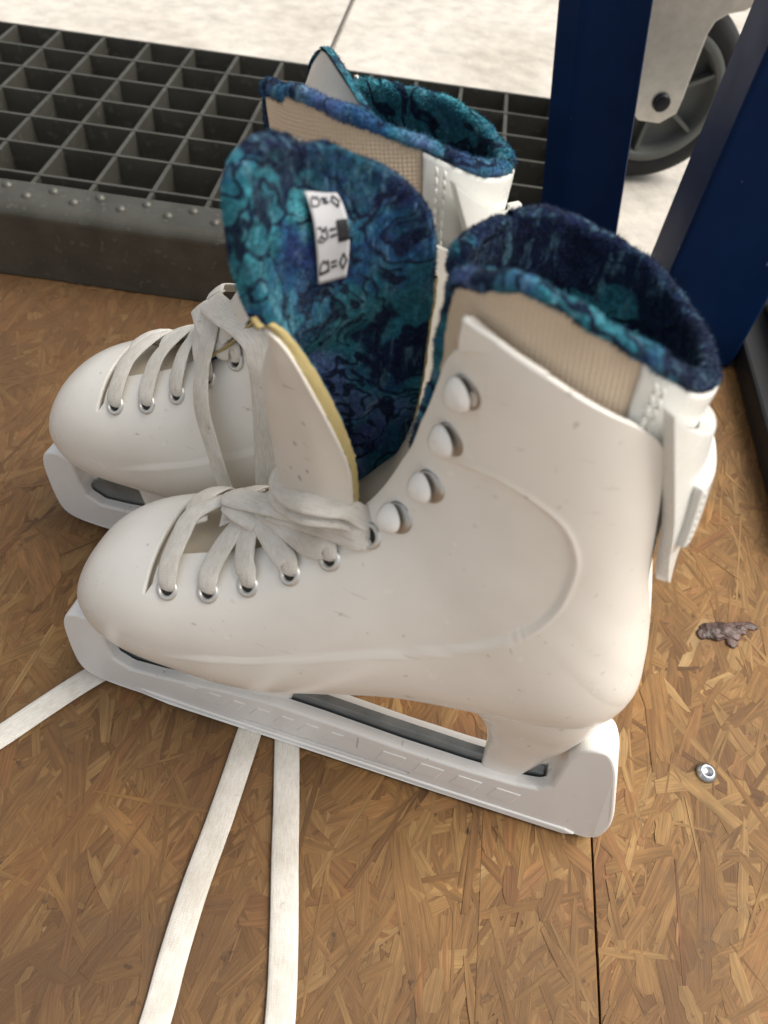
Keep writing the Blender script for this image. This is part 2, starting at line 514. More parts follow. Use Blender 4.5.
def build_liner(root, M_FL, seed, drop=(0., 0.), exts=(0.0, 0.0), fwd=0.0, squeeze=0.0):
    def far_drop(G, side, t):
        # the far side of the soft collar sags a little
        G[..., 2] -= drop[0 if side > 0 else 1]*np.clip((np.asarray(t)-15.5)/3.5, 0, 1)*np.clip((166-G[..., 0])/30, 0, 1)
        G[..., 0] += 4.2*np.clip((np.asarray(t)-17.6)/1.3, 0, 1)*np.clip((G[..., 0]-146)/20, 0, 1)
        if side < 0: G[..., 1] *= 1-squeeze*np.clip((np.asarray(t)-15.5)/3.5, 0, 1)
        if side > 0: G[..., 0] -= fwd*np.clip((np.asarray(t)-13.5)/3, 0, 1)*np.clip((155-G[..., 0])/40, 0, 1)
        return G
    # beige felt collar, both flanks in one cut of cloth
    phi_v = 1.12
    V = []; F = []
    for side in (1, -1):
        ext = exts[0 if side > 0 else 1]
        t = np.linspace(13, 19.0, 60)
        hi = np.interp(t, [13, 17, 18.4, 18.8, 19], [2.66, 2.57+ext*.5, 2.44+ext, 2.18+ext, 1.78+ext])
        ph = phi_v + (hi[:, None]-phi_v)*np.linspace(0, 1, 60)[None]
        G = surf(np.broadcast_to(t[:, None], ph.shape), ph, -2.6)
        G = far_drop(G, side, t[:, None]); G[..., 1] *= side
        n = len(V); V += list(mm(G).reshape(-1, 3)); F += [tuple(int(i)+n for i in f) for f in grid_faces(60, 60, side == 1)]
    felt = mesh_obj('felt_collar', V, F, M_FELT, root); solidify(felt, .0008, -1)
    # white vinyl back of the inner boot
    t = np.linspace(13, 18.95, 60); ph = np.linspace(-phi_v, phi_v, 81)
    G = surf(t[:, None], np.abs(ph)[None], -2.0)
    for q in (1, -1):
        m = (ph >= 0) if q > 0 else (ph < 0); G[:, m] = far_drop(G[:, m], q, t[:, None])
    G[..., 1] *= np.where(ph < 0, -1, 1)[None]
    vb = mesh_obj('vinyl_back', mm(G).reshape(-1, 3), grid_faces(60, 81), M_VINYL, root); solidify(vb, .0015, 1)
    for side in (1, -1):
        st = MB()
        for pp in (1.04, .98):
            for t0 in np.arange(17.2, 18.9, .17):
                a, n = shell_frame(t0, pp, -.9, side); b, _ = shell_frame(t0+.10, pp, -.9, side)
                a, b = [np.array([1, side, 1])*far_drop((q/MM*np.array([1, side, 1]))[None].copy(), side, np.array([w]))[0]*MM for q, w in ((a, t0), (b, t0+.1))]
                st.tube([a-n*.0003, a+n*.0003, b+n*.0003, b-n*.0003], .00035, 6)
        st.build('stitching', M_VINYL, vb, True)
    # fleece lining with a rolled rim: one grid from the rim's outer face over the top and down the inside
    nt = 150
    phi_path = np.concatenate([np.linspace(1.82+exts[0], 0, nt//2), np.linspace(0, 1.82+exts[1], nt//2)[1:]])
    sd = np.concatenate([np.ones(nt//2), -np.ones(nt//2-1)])
    rows = []
    prof = []           # (t, offset) pairs across the rim
    for a in np.linspace(-.35*PI, PI, 16):
        prof.append((19.0 + .054*math.sin(a) + .015, -3.9 + 2.0*math.cos(a)))
    for tt_ in np.linspace(18.9, 11.5, 40): prof.append((tt_, -5.9))
    G = np.zeros((len(prof), len(phi_path), 3))
    for i, (t0, off) in enumerate(prof):
        tt = np.full(len(phi_path), min(t0, 19.0))
        base_path = phi_path
        if t0 < 18.9 or off < -5.7:          # inside, the fleece reaches the front edges of the collar
            endp = np.interp(min(t0, 18.9), [12, 14, 17, 18.0, 18.4, 18.9], [2.72, 2.67, 2.59, 2.52, 2.42, 2.04])
            lim = np.where(sd > 0, 1.82+exts[0], 1.82+exts[1])
            phi_path = base_path/lim*np.where(sd > 0, endp+exts[0], endp+exts[1])
        g = surf(tt, phi_path, off)
        if t0 > 19:  # above the last section: follow the section axis upward
            g2 = surf(tt-.5, phi_path, off); d = (surf(np.full(len(phi_path), 19.0), phi_path, 0)-surf(np.full(len(phi_path), 18.5), phi_path, 0))
            d /= np.linalg.norm(d, axis=1, keepdims=True)
            g = g + d*(t0-19)*34
        for q in (1, -1): g[sd == q] = far_drop(g[sd == q], q, tt[sd == q])
        g[:, 1] *= sd
        G[i] = g; phi_path = base_path
    G = mm(G); N = grid_normals(G)
    c = G.mean((0, 1))
    if (N[8]*np.array([0, 0, 1.])).sum() < 0: N = -N
    G = lumps(G, N, .0006, 300, seed); 
    fz = fuzz(G[:34], N[:34], 42000, .0007, .00011, 1.3, seed)
    fv, ff = list(fz[0]), list(fz[1])
    # the fleece also rolls over the front edges of the collar, down into the throat
    for side in (1, -1):
        ext = exts[0 if side > 0 else 1]
        tp = np.concatenate([np.linspace(19.04, 18.3, 24), np.linspace(18.2, 12.0, 56)])
        pp = np.interp(tp, [12, 14, 17, 18.0, 18.4, 18.7, 18.9, 19.04], [2.74, 2.69, 2.61+ext*.5, 2.55+ext*.85, 2.47+ext, 2.29+ext, 2.08+ext, 1.78+ext])
        c = surf(np.minimum(tp, 19), pp, -3.9); c = far_drop(c, side, tp); c[:, 1] *= side; c = mm(c)
        rad = np.interp(tp, [12, 17.5, 19.06], [.0021, .0019, .0020])
        T = np.gradient(c, axis=0); T /= np.linalg.norm(T, axis=1, keepdims=True)
        X = np.cross(T, [0, 1., 0]); X /= np.linalg.norm(X, axis=1, keepdims=True); Y = np.cross(X, T)
        a = np.linspace(0, 2*PI, 21)
        H = c[:, None] + rad[:, None, None]*(np.cos(a)[None, :, None]*X[:, None] + np.sin(a)[None, :, None]*Y[:, None])
        HN = (H - c[:, None]); HN /= np.linalg.norm(HN, axis=2, keepdims=True)
        # round the upper end
        H[0] = c[0] + HN[0]*.0004 - T[0]*rad[0]*.9
        H[1] = c[1] + HN[1]*rad[1]*.75 - T[1]*rad[1]*.3
        H = lumps(H, HN, .0006, 330, seed+5)
        n = len(fv) ; fv += [tuple(q) for q in H.reshape(-1, 3)]; ff += [tuple(int(i)+n for i in f) for f in grid_faces(len(tp), 21)]
        v2, f2 = fuzz(H, HN, 8000, .0006, .00011, 1.2, seed+side+8)
        n = len(fv); fv += [tuple(q) for q in v2]; ff += [tuple(int(i)+n for i in f) for f in f2]
    return grid_obj('fleece_lining', G, M_FL, root, (fv, ff))

def build_lever(root):
    t = np.linspace(15.62, 18.75, 50); a = np.linspace(-1, 1, 61)
    # a > 0 is the near flank
    hi = np.interp(t, [15.62, 15.66, 15.75, 15.9, 16.4, 17.4, 18.75], [.06, .18, .28, .36, .50, .68, .90])
    ph = hi[:, None]*a[None]
    ph = np.where(ph < 0, ph*.5, ph)          # the far flank is cut shorter
    off = np.interp(t, [15.62, 16, 18.75], [1.4, 1.2, .6])[:, None]*np.ones_like(ph)
    top = np.interp(a, [-1, -.3, .3, 1], [17.75, 18.05, 18.30, 18.72])
    tt = 15.62 + (top[None]-15.62)*((t-15.62)/(18.75-15.62))[:, None]
    tip = np.clip((16.05-tt)/.43, 0, 1)
    G = surf(tt + .0*tip, np.abs(ph), off); G[..., 1] *= np.sign(ph)+(ph == 0)
    o = mesh_obj('flex_strap', mm(G).reshape(-1, 3), grid_faces(50, 61), M_VINYL, root)
    bm = bmesh.new(); bm.from_mesh(o.data); bmesh.ops.recalc_face_normals(bm, faces=bm.faces)
    f = max(bm.faces, key=lambda q: q.calc_center_median().x)
    if f.normal.x < 0: bmesh.ops.reverse_faces(bm, faces=bm.faces)
    bm.to_mesh(o.data); bm.free()
    solidify(o, .0030, 1); bevel(o, .0008, 3, 50)
    # second small layer stitched on the back of the strap
    t = np.linspace(16.7, 17.7, 30); ph = np.linspace(-.46, .46, 31)
    G = surf(t[:, None]*np.ones((1, 31)), np.abs(ph)[None]*np.ones((30, 1)), 4.1); G[..., 1] *= np.sign(ph)[None]+(ph == 0)[None]
    p = mesh_obj('heel_patch', mm(G).reshape(-1, 3), grid_faces(30, 31), M_VINYL, o)
    bm = bmesh.new(); bm.from_mesh(p.data); bmesh.ops.recalc_face_normals(bm, faces=bm.faces)
    f = max(bm.faces, key=lambda q: q.calc_center_median().x)
    if f.normal.x < 0: bmesh.ops.reverse_faces(bm, faces=bm.faces)
    bm.to_mesh(p.data); bm.free()
    solidify(p, .0022, 1); bevel(p, .0006, 2, 50)
    for sgn in (1, -1):
        st = MB()
        for t0 in np.linspace(16.8, 17.6, 8):
            a, n = shell_frame(t0, .40, 6.2, sgn); b, _ = shell_frame(t0+.08, .40, 6.2, sgn)
            st.tube([a-n*.0003, a+n*.0003, b+n*.0003, b-n*.0003], .0004, 6)
        st.build('stitching', M_VINYL, p, True)
    return o

def build_eyelets(root):
    for side in (1, -1):
        for (t, ph) in EYES:
            p, n = shell_frame(t, ph, 0, side)
            b = MB()
            b.lathe(p, n, [(-.0012, .0019), (.0002, .0020), (.0007, .0023), (.0009, .0028), (.0007, .0033), (-.0003, .0036)], 28)
            e = b.build('eyelet', M_EYELET, root, True)
            d = MB(); d.lathe(p, n, [(-.0008, .0021), (.0001, .00195), (.00012, .00001)], 20); d.build('eyelet_hole', M_DARK, e, True)

def build_hooks(root):
    for side in (1, -1):
        for k, (t, ph) in enumerate(HOOKS):
            p, n = shell_frame(t, ph, 0, side)
            up = np.array([-.35, 0, 1.]); up = up - n*(up@n); up /= np.linalg.norm(up)
            fw = np.cross(n, up); 
            if fw[0] > 0: fw = -fw                      # towards the toe
            b = MB()
            b.lathe(p, n, [(-.0005, .0040), (.0003, .0039), (.0006, .0034), (.0005, .0010), (.0006, .00001)], 24)
            b.tube([p + fw*.0016, p + n*.0012 + fw*.0022, p + n*.0022 + fw*.0020], [.0018, .0015, .0017], 12)
            base = b.build('lace_hook', M_HOOKBASE, root, True)
            # egg shaped head, tilted so that its rear edge stands clear of the boot
            nr, na = 10, 28; V = []; F = []
            c = p + n*.0025 + fw*.0010
            tn = n*.92 - fw*.10 + up*.16; tn /= np.linalg.norm(tn)
            ax = up - tn*(up@tn); ax /= np.linalg.norm(ax); bx = np.cross(tn, ax)
            for i in range(nr+1):
                r = i/nr
                for j in range(na):
                    a = 2*PI*j/na
                    ry = .0036*(1+.12*math.cos(a)); rx = .0032*(1-.16*math.cos(a))
                    V.append(c + ax*math.cos(a)*r*ry + bx*math.sin(a)*r*rx + tn*(.0012*(1-r**3)))
            for i in range(nr):
                for j in range(na):
                    j2 = (j+1) % na
                    F.append((i*na+j, i*na+j2, (i+1)*na+j2, (i+1)*na+j))
            h = mesh_obj('hook_head', V, F, M_HOOK, base)
            bm = bmesh.new(); bm.from_mesh(h.data); bmesh.ops.remove_doubles(bm, verts=bm.verts, dist=1e-6)
            bmesh.ops.recalc_face_normals(bm, faces=bm.faces)
            q = sum((f.normal for f in bm.faces), Vector())
            if q.dot(Vector(tn)) < 0: bmesh.ops.reverse_faces(bm, faces=bm.faces)
            bm.to_mesh(h.data); bm.free(); solidify(h, .0010, -1)

def extrude_profile(name, prof, hw, mat, parent, bev=.0012, seg=3):
    """side profile (x,z mm) extruded over +-hw mm (hw may be a function of (x,z))"""
    prof = np.array(prof, float); n = len(prof)
    f = hw if callable(hw) else (lambda x, z: hw)
    V = [(x*MM, -f(x, z)*MM, z*MM) for x, z in prof] + [(x*MM, f(x, z)*MM, z*MM) for x, z in prof]
    area = sum(prof[i][0]*prof[(i+1) % n][1]-prof[(i+1) % n][0]*prof[i][1] for i in range(n))
    F = [tuple(range(n)), tuple(range(2*n-1, n-1, -1))] + [(i, i+n, (i+1) % n+n, (i+1) % n) for i in range(n)]
    if area < 0: F = [g[::-1] for g in F]
    o = mesh_obj(name, V, F, mat, parent, False)
    if bev: bevel(o, bev, seg, 30)
    return o

def smooth_profile(pts, n=90): return catmull(np.array(list(pts)+[pts[0]], float), n)[:-1]

BLV = -5.0              # the blade sits a little towards the near side
def build_sole(root):
    # heel post: slices from the heel down to the blade
    sl = [(82, 126, 182, 15), (74, 128, 183, 15), (67, 134, 183, 15), (61, 142, 182, 13.5), (55, 147.5, 180.5, 11.5), (48, 151, 178.5, 9.5),
          (40, 153.5, 175.5, 7.0), (31, 154.8, 172.5, 5.2), (24, 155.2, 170, 4.2), (16, 155.8, 168.5, 3.8)]
    sl = catmull(np.array(sl, float), 40)
    na = 48; V = []; F = []
    for z, x0, x1, h in sl:
        for j in range(na):
            a = 2*PI*j/na; c, s = math.cos(a), math.sin(a)
            V.append(((x0+x1)/2 + (x1-x0)/2*np.sign(c)*abs(c)**.6, h*np.sign(s)*abs(s)**.6 + BLV*min(1, max(0, (66-z)/44)), z))
    for i in range(len(sl)-1):
        for j in range(na):
            j2 = (j+1) % na; F.append((i*na+j, (i+1)*na+j, (i+1)*na+j2, i*na+j2))
    F.append(tuple((len(sl)-1)*na+j for j in range(na)))
    mesh_obj('heel_post', mm(V), F, M_SHELL, root)
    sl = [(48, 34, 100, 13), (42, 37, 96, 10), (36, 40, 91, 7), (29, 42, 88, 5), (20, 44, 86, 4)]
    sl = catmull(np.array(sl, float), 24); V = []; F = []
    for z, x0, x1, h in sl:
        for j in range(na):
            a = 2*PI*j/na; c, s = math.cos(a), math.sin(a)
            V.append(((x0+x1)/2 + (x1-x0)/2*np.sign(c)*abs(c)**.6, h*np.sign(s)*abs(s)**.6 + BLV*min(1, max(0, (66-z)/44)), z))
    for i in range(len(sl)-1):
        for j in range(na):
            j2 = (j+1) % na; F.append((i*na+j, (i+1)*na+j, (i+1)*na+j2, i*na+j2))
    F.append(tuple((len(sl)-1)*na+j for j in range(na)))
    mesh_obj('toe_post', mm(V), F, M_SHELL, root)
    # steel blade
    top = [(19, 22), (24, 27), (31, 30), (40, 29.5), (60, 29), (80, 29), (100, 28.5), (120, 27.4), (150, 26.6), (168, 27), (176, 27)]
    bot = [(176, 8), (150, 7), (110, 6.6), (70, 7), (40, 9), (24, 14), (18, 19)]
    bl = extrude_profile('blade', top+bot, 1.6, M_STEEL, root, .0003, 1)
    for v in bl.data.vertices: v.co.y += BLV*MM
    return bl

TONGUE = np.array([
 [(103.1, -14.0, 137.6), (94.3, -14.0, 133.4), (84.2, -6.0, 122.5), (89.0, 6.0, 117.7), (106.5, 13.0, 122.5)],
 [(101.4, -14.0, 148.1), (92.5, -14.0, 142.9), (81.6, -5.0, 129.8), (86.4, 7.0, 124.3), (108.0, 14.0, 131.5)],
 [(98.0, -15.0, 157.5), (90.2, -14.0, 153.9), (80.1, -6.0, 143.7), (84.7, 8.0, 137.1), (109.0, 14.0, 144.0)],
 [(92.3, -16.0, 169.2), (86.3, -14.0, 165.1), (79.7, -9.0, 159.5), (84.8, 6.0, 153.2), (109.4, 14.0, 158.2)],
 [(86.9, -17.0, 178.9), (83.6, -15.0, 175.2), (79.6, -4.0, 166.7), (87.8, 9.0, 165.0), (108.9, 15.0, 171.4)],
 [(81.5, -18.0, 184.4), (82.4, -11.0, 181.4), (87.6, 1.0, 177.6), (98.3, 10.0, 177.9), (108.8, 15.0, 181.6)],
 [(78.6, -19.0, 192.7), (81.8, -10.0, 189.1), (88.3, 1.0, 186.7), (98.7, 9.0, 187.6), (108.1, 14.0, 190.2)],
 [(77.4, -19.0, 201.5), (80.8, -10.0, 198.1), (87.2, 0.0, 195.6), (96.6, 8.0, 196.3), (105.9, 13.0, 197.5)],
 [(76.8, -18.0, 207.4), (79.4, -9.0, 204.2), (84.0, 0.0, 202.0), (92.8, 7.0, 201.8), (101.2, 12.0, 202.4)],
 [(77.0, -15.5, 211.4), (78.8, -8.0, 209.0), (82.2, -1.0, 206.6), (88.6, 5.0, 205.8), (95.6, 9.5, 206.0)],
 [(78.2, -11.0, 213.4), (79.4, -7.0, 211.8), (81.6, -2.0, 209.8), (85.6, 2.5, 208.8), (89.5, 6.0, 208.4)],
 [(80.0, -6.5, 213.6), (80.6, -4.5, 212.8), (81.6, -2.0, 211.4), (83.2, 0.5, 210.4), (84.8, 2.5, 209.8)],
], float)

def closed_tongue():
    """tongue lying shut in the throat of the other skate, its end standing above the collar"""
    rows = []
    prof = [(78,112,16,10,0),(86,121,17,11,0),(93,131,17,12,0),(98,142,17,13,0),(101,153,16,13,0),(103,163,15,13,0)]
    for x, z, w, bulge, dv in prof:
        rows.append([(x+bulge, dv-w, z+3), (x+bulge*.3, dv-w*.62, z+1), (x, dv, z), (x+bulge*.3, dv+w*.62, z+1), (x+bulge, dv+w, z+3)])
    # its end is twisted and pushed back towards the far side of the collar
    rows += [[(122, -13, 175), (114, -9, 172), (107, 0, 172), (106, 9, 174), (112, 15, 177)],
             [(128, -12, 182), (121, -8, 181), (113, 0, 181), (109, 10, 183), (111, 17, 186)],
             [(133, -10, 188), (127, -6, 189), (119, 1, 190), (113, 10, 191), (111, 17, 192)],
             [(135.5, -8, 190.5), (130, -4, 193.2), (123, 2, 195.5), (117, 9, 197), (113.5, 15, 196)],
             [(135.5, -7.5, 191.5), (130.5, -3.5, 195), (124, 2.5, 198), (118.5, 8.5, 199.5), (115.5, 12.5, 198.5)]]
    return np.array(rows, float)

def build_tongue(root, R, M_FL, seed, foamy=1):
    nu, nv = 110, 90
    A = np.stack([catmull(R[:, k], nu) for k in range(R.shape[1])], 1)         # nu,5,3
    G = np.stack([catmull(A[i], nv) for i in range(nu)], 0)*MM                # nu,nv,3
    N = grid_normals(G)
    mid = N[nu//2, nv//2]
    if mid[0] < 0: N = -N                                                    # inner side faces the heel
    su = np.linspace(0, 1, nu)[:, None]; sv = np.linspace(0, 1, nv)[None]
    thick = np.interp(su, [0, .25, .45, 1], [.0040, .0038, .0028, .0022])
    thick = thick + .0012*np.exp(-((su-.18)/.17)**2)*np.exp(-(sv/.16)**2)*foamy
    edge = np.minimum(np.linspace(0, 1, nv), np.linspace(1, 0, nv))[None]
    tip = np.linspace(1, 0, nu)[:, None]
    fall = np.clip(np.minimum(edge/.07, tip/.05), 0, 1)**.5
    low = np.interp(su, [.30, .44], [.75, .50]) if foamy else .5
    In = G + N*(thick*(low+(1-low)*fall))[..., None]
    In = In + (lumps(In, N, .0006, 260, seed)-In)*np.clip(np.minimum(edge/.06, tip/.05)-.2, 0, 1)[..., None]
    up = su[:, 0] > (.43 if foamy else -1)
    tu = np.gradient(G, axis=1); tu /= np.linalg.norm(tu, axis=2, keepdims=True)
    In[up, 0] = G[up, 0] - N[up, 0]*.0016 - tu[up, 0]*.0002
    In[up, 1] = G[up, 1] - N[up, 1]*.0002 - tu[up, 1]*.0003
    In[up, -1] = G[up, -1] - N[up, -1]*.0016 + tu[up, -1]*.0002
    In[up, -2] = G[up, -2] - N[up, -2]*.0002 + tu[up, -2]*.0004
    tv = np.gradient(G, axis=0); tv /= np.linalg.norm(tv, axis=2, keepdims=True)
    In[-1] = G[-1] - N[-1]*.0018 + tv[-1]*.0004
    In[-2] = G[-2] - N[-2]*.0004 + tv[-2]*.0013
    fz = fuzz(In, N, 50000, .0006, .00010, 1.3, seed)
    Gl = np.empty((nu-4, nv, 3))
    for i in range(nu-4):
        ins = np.interp(su[i, 0], [.40, .46], [0, .045]) if foamy else .045
        x = (ins + (1-2*ins)*sv[0])*(nv-1); k = np.minimum(x.astype(int), nv-2); f = (x-k)[:, None]
        Gl[i] = G[i, k]*(1-f) + G[i, k+1]*f
    tg = grid_obj('tongue', Gl, M_LEATHER, root)            # outer leather
    tg.data.materials[0] = M_LEATHER
    ip = grid_obj('tongue_fleece', In, M_FL, tg, fz)
    # foam between the two layers, laid open along the lower part of both edges
    k1 = int(nu*(.47 if foamy else .30))
    for col in (0, -1):
        E1 = G[:k1, col]; E2 = In[:k1, col]
        ks = np.linspace(0, 1, 7)
        B = np.stack([E1*(1-q)+E2*q for q in ks], 0)
        tu0 = tu[:k1, col]*(-1 if col == 0 else 1)
        r = np.random.default_rng(4)
        B += tu0[None]*(np.sin(ks*PI)[:, None, None]*.0007 + r.normal(0, .00012, B.shape[:2])[..., None])
        grid_obj('tongue_foam', B, M_FOAM, tg)
    # leather needs a little body
    bm = bmesh.new(); bm.from_mesh(tg.data)
    q = sum((f.normal for f in bm.faces), Vector())
    if q.x > 0: bmesh.ops.reverse_faces(bm, faces=bm.faces)
    bm.to_mesh(tg.data); bm.free()
    solidify(tg, .0009, 1)
    return tg, G, In, N

def build_tongue_base(root):
    t = np.linspace(4.5, 11.5, 60); ph = np.linspace(2.15, 2*PI-2.15, 60)
    G = surf(t[:, None], np.where(ph > PI, 2*PI-ph, ph)[None], np.linspace(-3.6, -5.5, 60)[:, None]); G[..., 1] *= np.where(ph > PI, -1, 1)[None]
    G[..., 2] += .5*np.sin(t*4.1)[:, None]
    o = mesh_obj('tongue_base', mm(G).reshape(-1, 3), grid_faces(60, 60), M_TBASE, root); solidify(o, .0015, 0)
    return o

def sp(t, phi, off):
    """lace point at an angle of the boot section; beyond pi it lies on the far half"""
    f = phi if phi <= PI else 2*PI-phi
    p, n = shell_frame(t, min(f, PI-.02), 0, 1 if phi <= PI else -1)
    return p + n*off*MM, n

def strand(pts, width=.0085, thick=.0011, seg=90, jit=0):
    P = []; N = []
    for q in pts:
        if len(q) == 3 and abs(q[1]) <= 2*PI and q[0] < 20: a, n = sp(*q)
        else:
            a = np.array(q[:3])*MM; n = np.array([a[0]-.11 if a[0] < .1 else .0, a[1], (a[2]-.095)*1.0]); n /= np.linalg.norm(n)
        P.append(a); N.append(n)
    return ribbon(P, N, width, thick, seg)

def eye_start(k, lift=.10):
    t, f = EYES[k]
    return [(t, f-.02, -1.6), (t, f+.0, .5), (t, f+lift, 1.6)]

W0 = [.0042, .0058, .0075, .0082, .0084, .0080]
def wid(n, end=.0078): return list(np.interp(np.linspace(0, 1, n), [0, .14, .3, .8, 1], [.0030, .0046, .0066, .0072, end]))

def laces_front(root):
    S = []
    def add(pts, **kw):
        S.append(strand(pts, wid(len(pts), kw.get('end', .0072))))
    add(eye_start(0)+[(5.49, 2.62, 2.0), (5.55, 2.87, 3.0), (5.66, 3.10, 4.2), (6.1, 3.35, 3.0), (6.4, 3.7, 1.4)])
    add(eye_start(1)+[(6.39, 2.56, 2.0), (6.52, 2.76, 2.6), (6.72, 2.95, 3.6), (6.86, 3.08, 5.2)], end=.006)
    add(eye_start(2)+[(7.03, 2.60, 2.0), (7.0, 2.77, 2.8), (7.0, 2.95, 4.0), (6.95, 3.1, 5.6)], end=.006)
    add(eye_start(3)+[(7.77, 2.60, 2.0), (7.46, 2.82, 3.0), (7.15, 3.02, 4.6), (7.0, 3.12, 5.5)], end=.006)
    add(eye_start(4)+[(8.45, 2.57, 2.0), (7.95, 2.79, 3.0), (7.38, 3.02, 4.8), (7.05, 3.13, 6.0)], end=.006)
    add([(9.84, 2.42, -1.6), (9.80, 2.43, .6), (9.62, 2.50, 2.4), (9.05, 2.68, 3.4), (8.1, 2.90, 5.4), (7.3, 3.05, 7.0), (6.8, 3.12, 7.6), (6.45, 3.2, 6.5), (6.2, 3.4, 4.0)])
    add([(9.84, 2.40, -1.6), (9.78, 2.39, .6), (9.55, 2.46, 1.9), (8.98, 2.63, 2.6), (8.25, 2.83, 3.6), (7.5, 3.0, 5.0)])
    # strands over the throat from the far eyelets
    for k, (tk, fk) in enumerate(EYES[:5]):
        S.append(strand([(tk, 2*PI-fk, -1.2), (tk, 2*PI-fk-.1, 1.4), (tk-.0, 2*PI-fk-.35, 2.2), (tk-.02, 3.3, 2.8), (tk+.1*(6.9-tk)+.1, 3.0, 3.2)], .0075))
    # two turns round the foot of the tongue
    S.append(strand([(108.5, -15.5, 130), (103.5, -15, 133.0), (98.5, -16.8, 134.4), (93, -17.2, 133.4), (87, -13, 129.5), (81.6, -7, 125.2), (78.2, 0, 121.6), (78, 8, 118), (83, 15, 116)], .0062))
    S.append(strand([(108, -15.0, 134), (102.5, -15.6, 137.0), (97.8, -17.0, 137.4), (92, -16.6, 136.2), (86, -12, 132), (81, -6, 128.6), (77.8, 2, 125), (79, 10, 122), (84, 16, 120)], .0058))
    # the knot
    S.append(strand([(6.15, 3.25, 2.0), (6.35, 3.17, 4.6), (6.62, 3.08, 6.4), (6.95, 2.98, 6.0), (7.2, 2.90, 3.8)], [.004, .0055, .0068, .006, .0045], .0012))
    for i, st in enumerate(S): lace_obj('lace', [st], root)

def laces_rear(root):
    S = []
    def add(pts, **kw): S.append(strand(pts, wid(len(pts), kw.get('end', .0078))))
    for k in range(3):
        t, f = EYES[k]
        add(eye_start(k)+[(t+.03, 2.62, 2.2), (t+.08, 2.85, 3.0), (t+.25, 3.05, 3.4), (t+.4, 3.3, 3.0), (t+.5, 3.6, 1.5)])
    add(eye_start(3)+[(7.85, 2.62, 2.4), (7.72, 2.82, 3.6), (7.7, 3.0, 5.4), (7.75, 3.12, 8.0)])
    add(eye_start(4)+[(8.55, 2.57, 2.6), (8.2, 2.78, 4.4), (7.95, 2.95, 6.8), (7.85, 3.08, 9.5)])
    for k, (tk, fk) in enumerate(EYES[:5]):
        S.append(strand([(tk, 2*PI-fk, -1.2), (tk, 2*PI-fk-.1, 1.4), (tk, 2*PI-fk-.35, 2.2), (tk, 3.25, 2.6), (tk+.15, 2.98, 2.4)], .0075))
    S.append(strand([(79, 8, 118), (82.5, 1, 123.5), (86.2, -6, 125.4), (88, -14, 121.6), (88.4, -21, 114.6), (91, -28, 106.5), (94.5, -31.5, 97), (97.5, -32.5, 82), (99.5, -32, 68), (99.5, -30, 50), (99, -29, 25), (98.5, -32, 6), (98, -38, 1.2)], .0088))
    S.append(strand([(82, 4, 124), (84.5, -3, 127.5), (92, -10, 130.2), (101, -16, 132), (109, -23, 133), (113, -28.3, 127.5), (114.3, -31, 116), (114.3, -32, 100), (113.7, -32, 82), (113.5, -31, 60), (114, -30, 30), (114.5, -33, 6), (115, -40, 1.2)], .0088))
    S.append(strand([(82, 3, 125), (81.5, 9, 124.5), (88, 15, 122.5), (97, 17, 124), (106, 14, 132)], .0078))
    for st in S: lace_obj('lace', [st], root)

def build_label(tg, G, In, N):
    """woven care label with the three shoe symbols, lying on the fleece of the tongue"""
    cor = mm([(82.4, -3, 203.0), (89.0, 2, 202.6), (91.0, 3, 186.3), (84.4, -2, 186.2)])
    nu, nv = G.shape[:2]
    ij = []
    for c in cor:
        k = np.linalg.norm((G-c).reshape(-1, 3), axis=1).argmin(); ij.append((k//nv, k % nv))
    ij = np.array(ij, float)
    S = (G + N*.0026)
    def at(u, v, h):
        q = ij[0]*(1-u)*(1-v)+ij[1]*u*(1-v)+ij[2]*u*v+ij[3]*(1-u)*v
        i = int(min(q[0], nu-2)); j = int(min(q[1], nv-2)); a = q[0]-i; b = q[1]-j
        P = S[i, j]*(1-a)*(1-b)+S[i+1, j]*a*(1-b)+S[i, j+1]*(1-a)*b+S[i+1, j+1]*a*b
        return P + N[i, j]*h
    m, n = 12, 22
    V = [at(u, v, .0012+.0003*math.sin(v*5)) for v in np.linspace(0, 1, n) for u in np.linspace(0, 1, m)]
    lab = mesh_obj('care_label', V, grid_faces(n, m), M_PAPER, tg)
    solidify(lab, .0003, 0)
    ink = MB()
    def line(pts, w=.00028):
        P = []
        for a, b in zip(pts[:-1], pts[1:]):
            for k in np.linspace(0, 1, 6)[:-1]: P.append((a[0]+(b[0]-a[0])*k, a[1]+(b[1]-a[1])*k))
        P.append(pts[-1])
        ink.tube([at(u, v, .0012+.0003*math.sin(v*5)+.0002) for u, v in P], w, 6)
    for v0, kind in ((.17, 0), (.485, 1), (.80, 2)):
        # shoe outline
        q = [(.05, .07), (.10, -.015), (.19, -.06), (.25, -.02), (.33, -.055), (.36, .04), (.24, .07), (.05, .07)]
        if kind == 1: q = [(.06, -.045), (.17, -.055), (.23, -.01), (.33, -.055), (.37, .035), (.28, .06), (.17, .015), (.06, .065), (.22, .075)]
        line([(u, v0+v) for u, v in q], .00017)
        if kind == 2: line([(.03, v0+.085), (.38, v0+.06)], .00032)
        line([(.45, v0-.022), (.63, v0-.028)], .00027); line([(.46, v0+.030), (.64, v0+.024)], .00027)
        if kind == 1:
            for u in np.linspace(.73, .95, 9): line([(u, v0-.085), (u+.005, v0+.085)], .00026)
            line([(.71, v0-.09), (.965, v0-.09), (.97, v0+.09), (.715, v0+.09), (.71, v0-.09)], .00024)
        else:
            line([(.84, v0-.09), (.95, v0-.004), (.86, v0+.085), (.74, v0+.004), (.84, v0-.09)], .00018)
    ink.build('label_symbols', M_INK, lab, True)

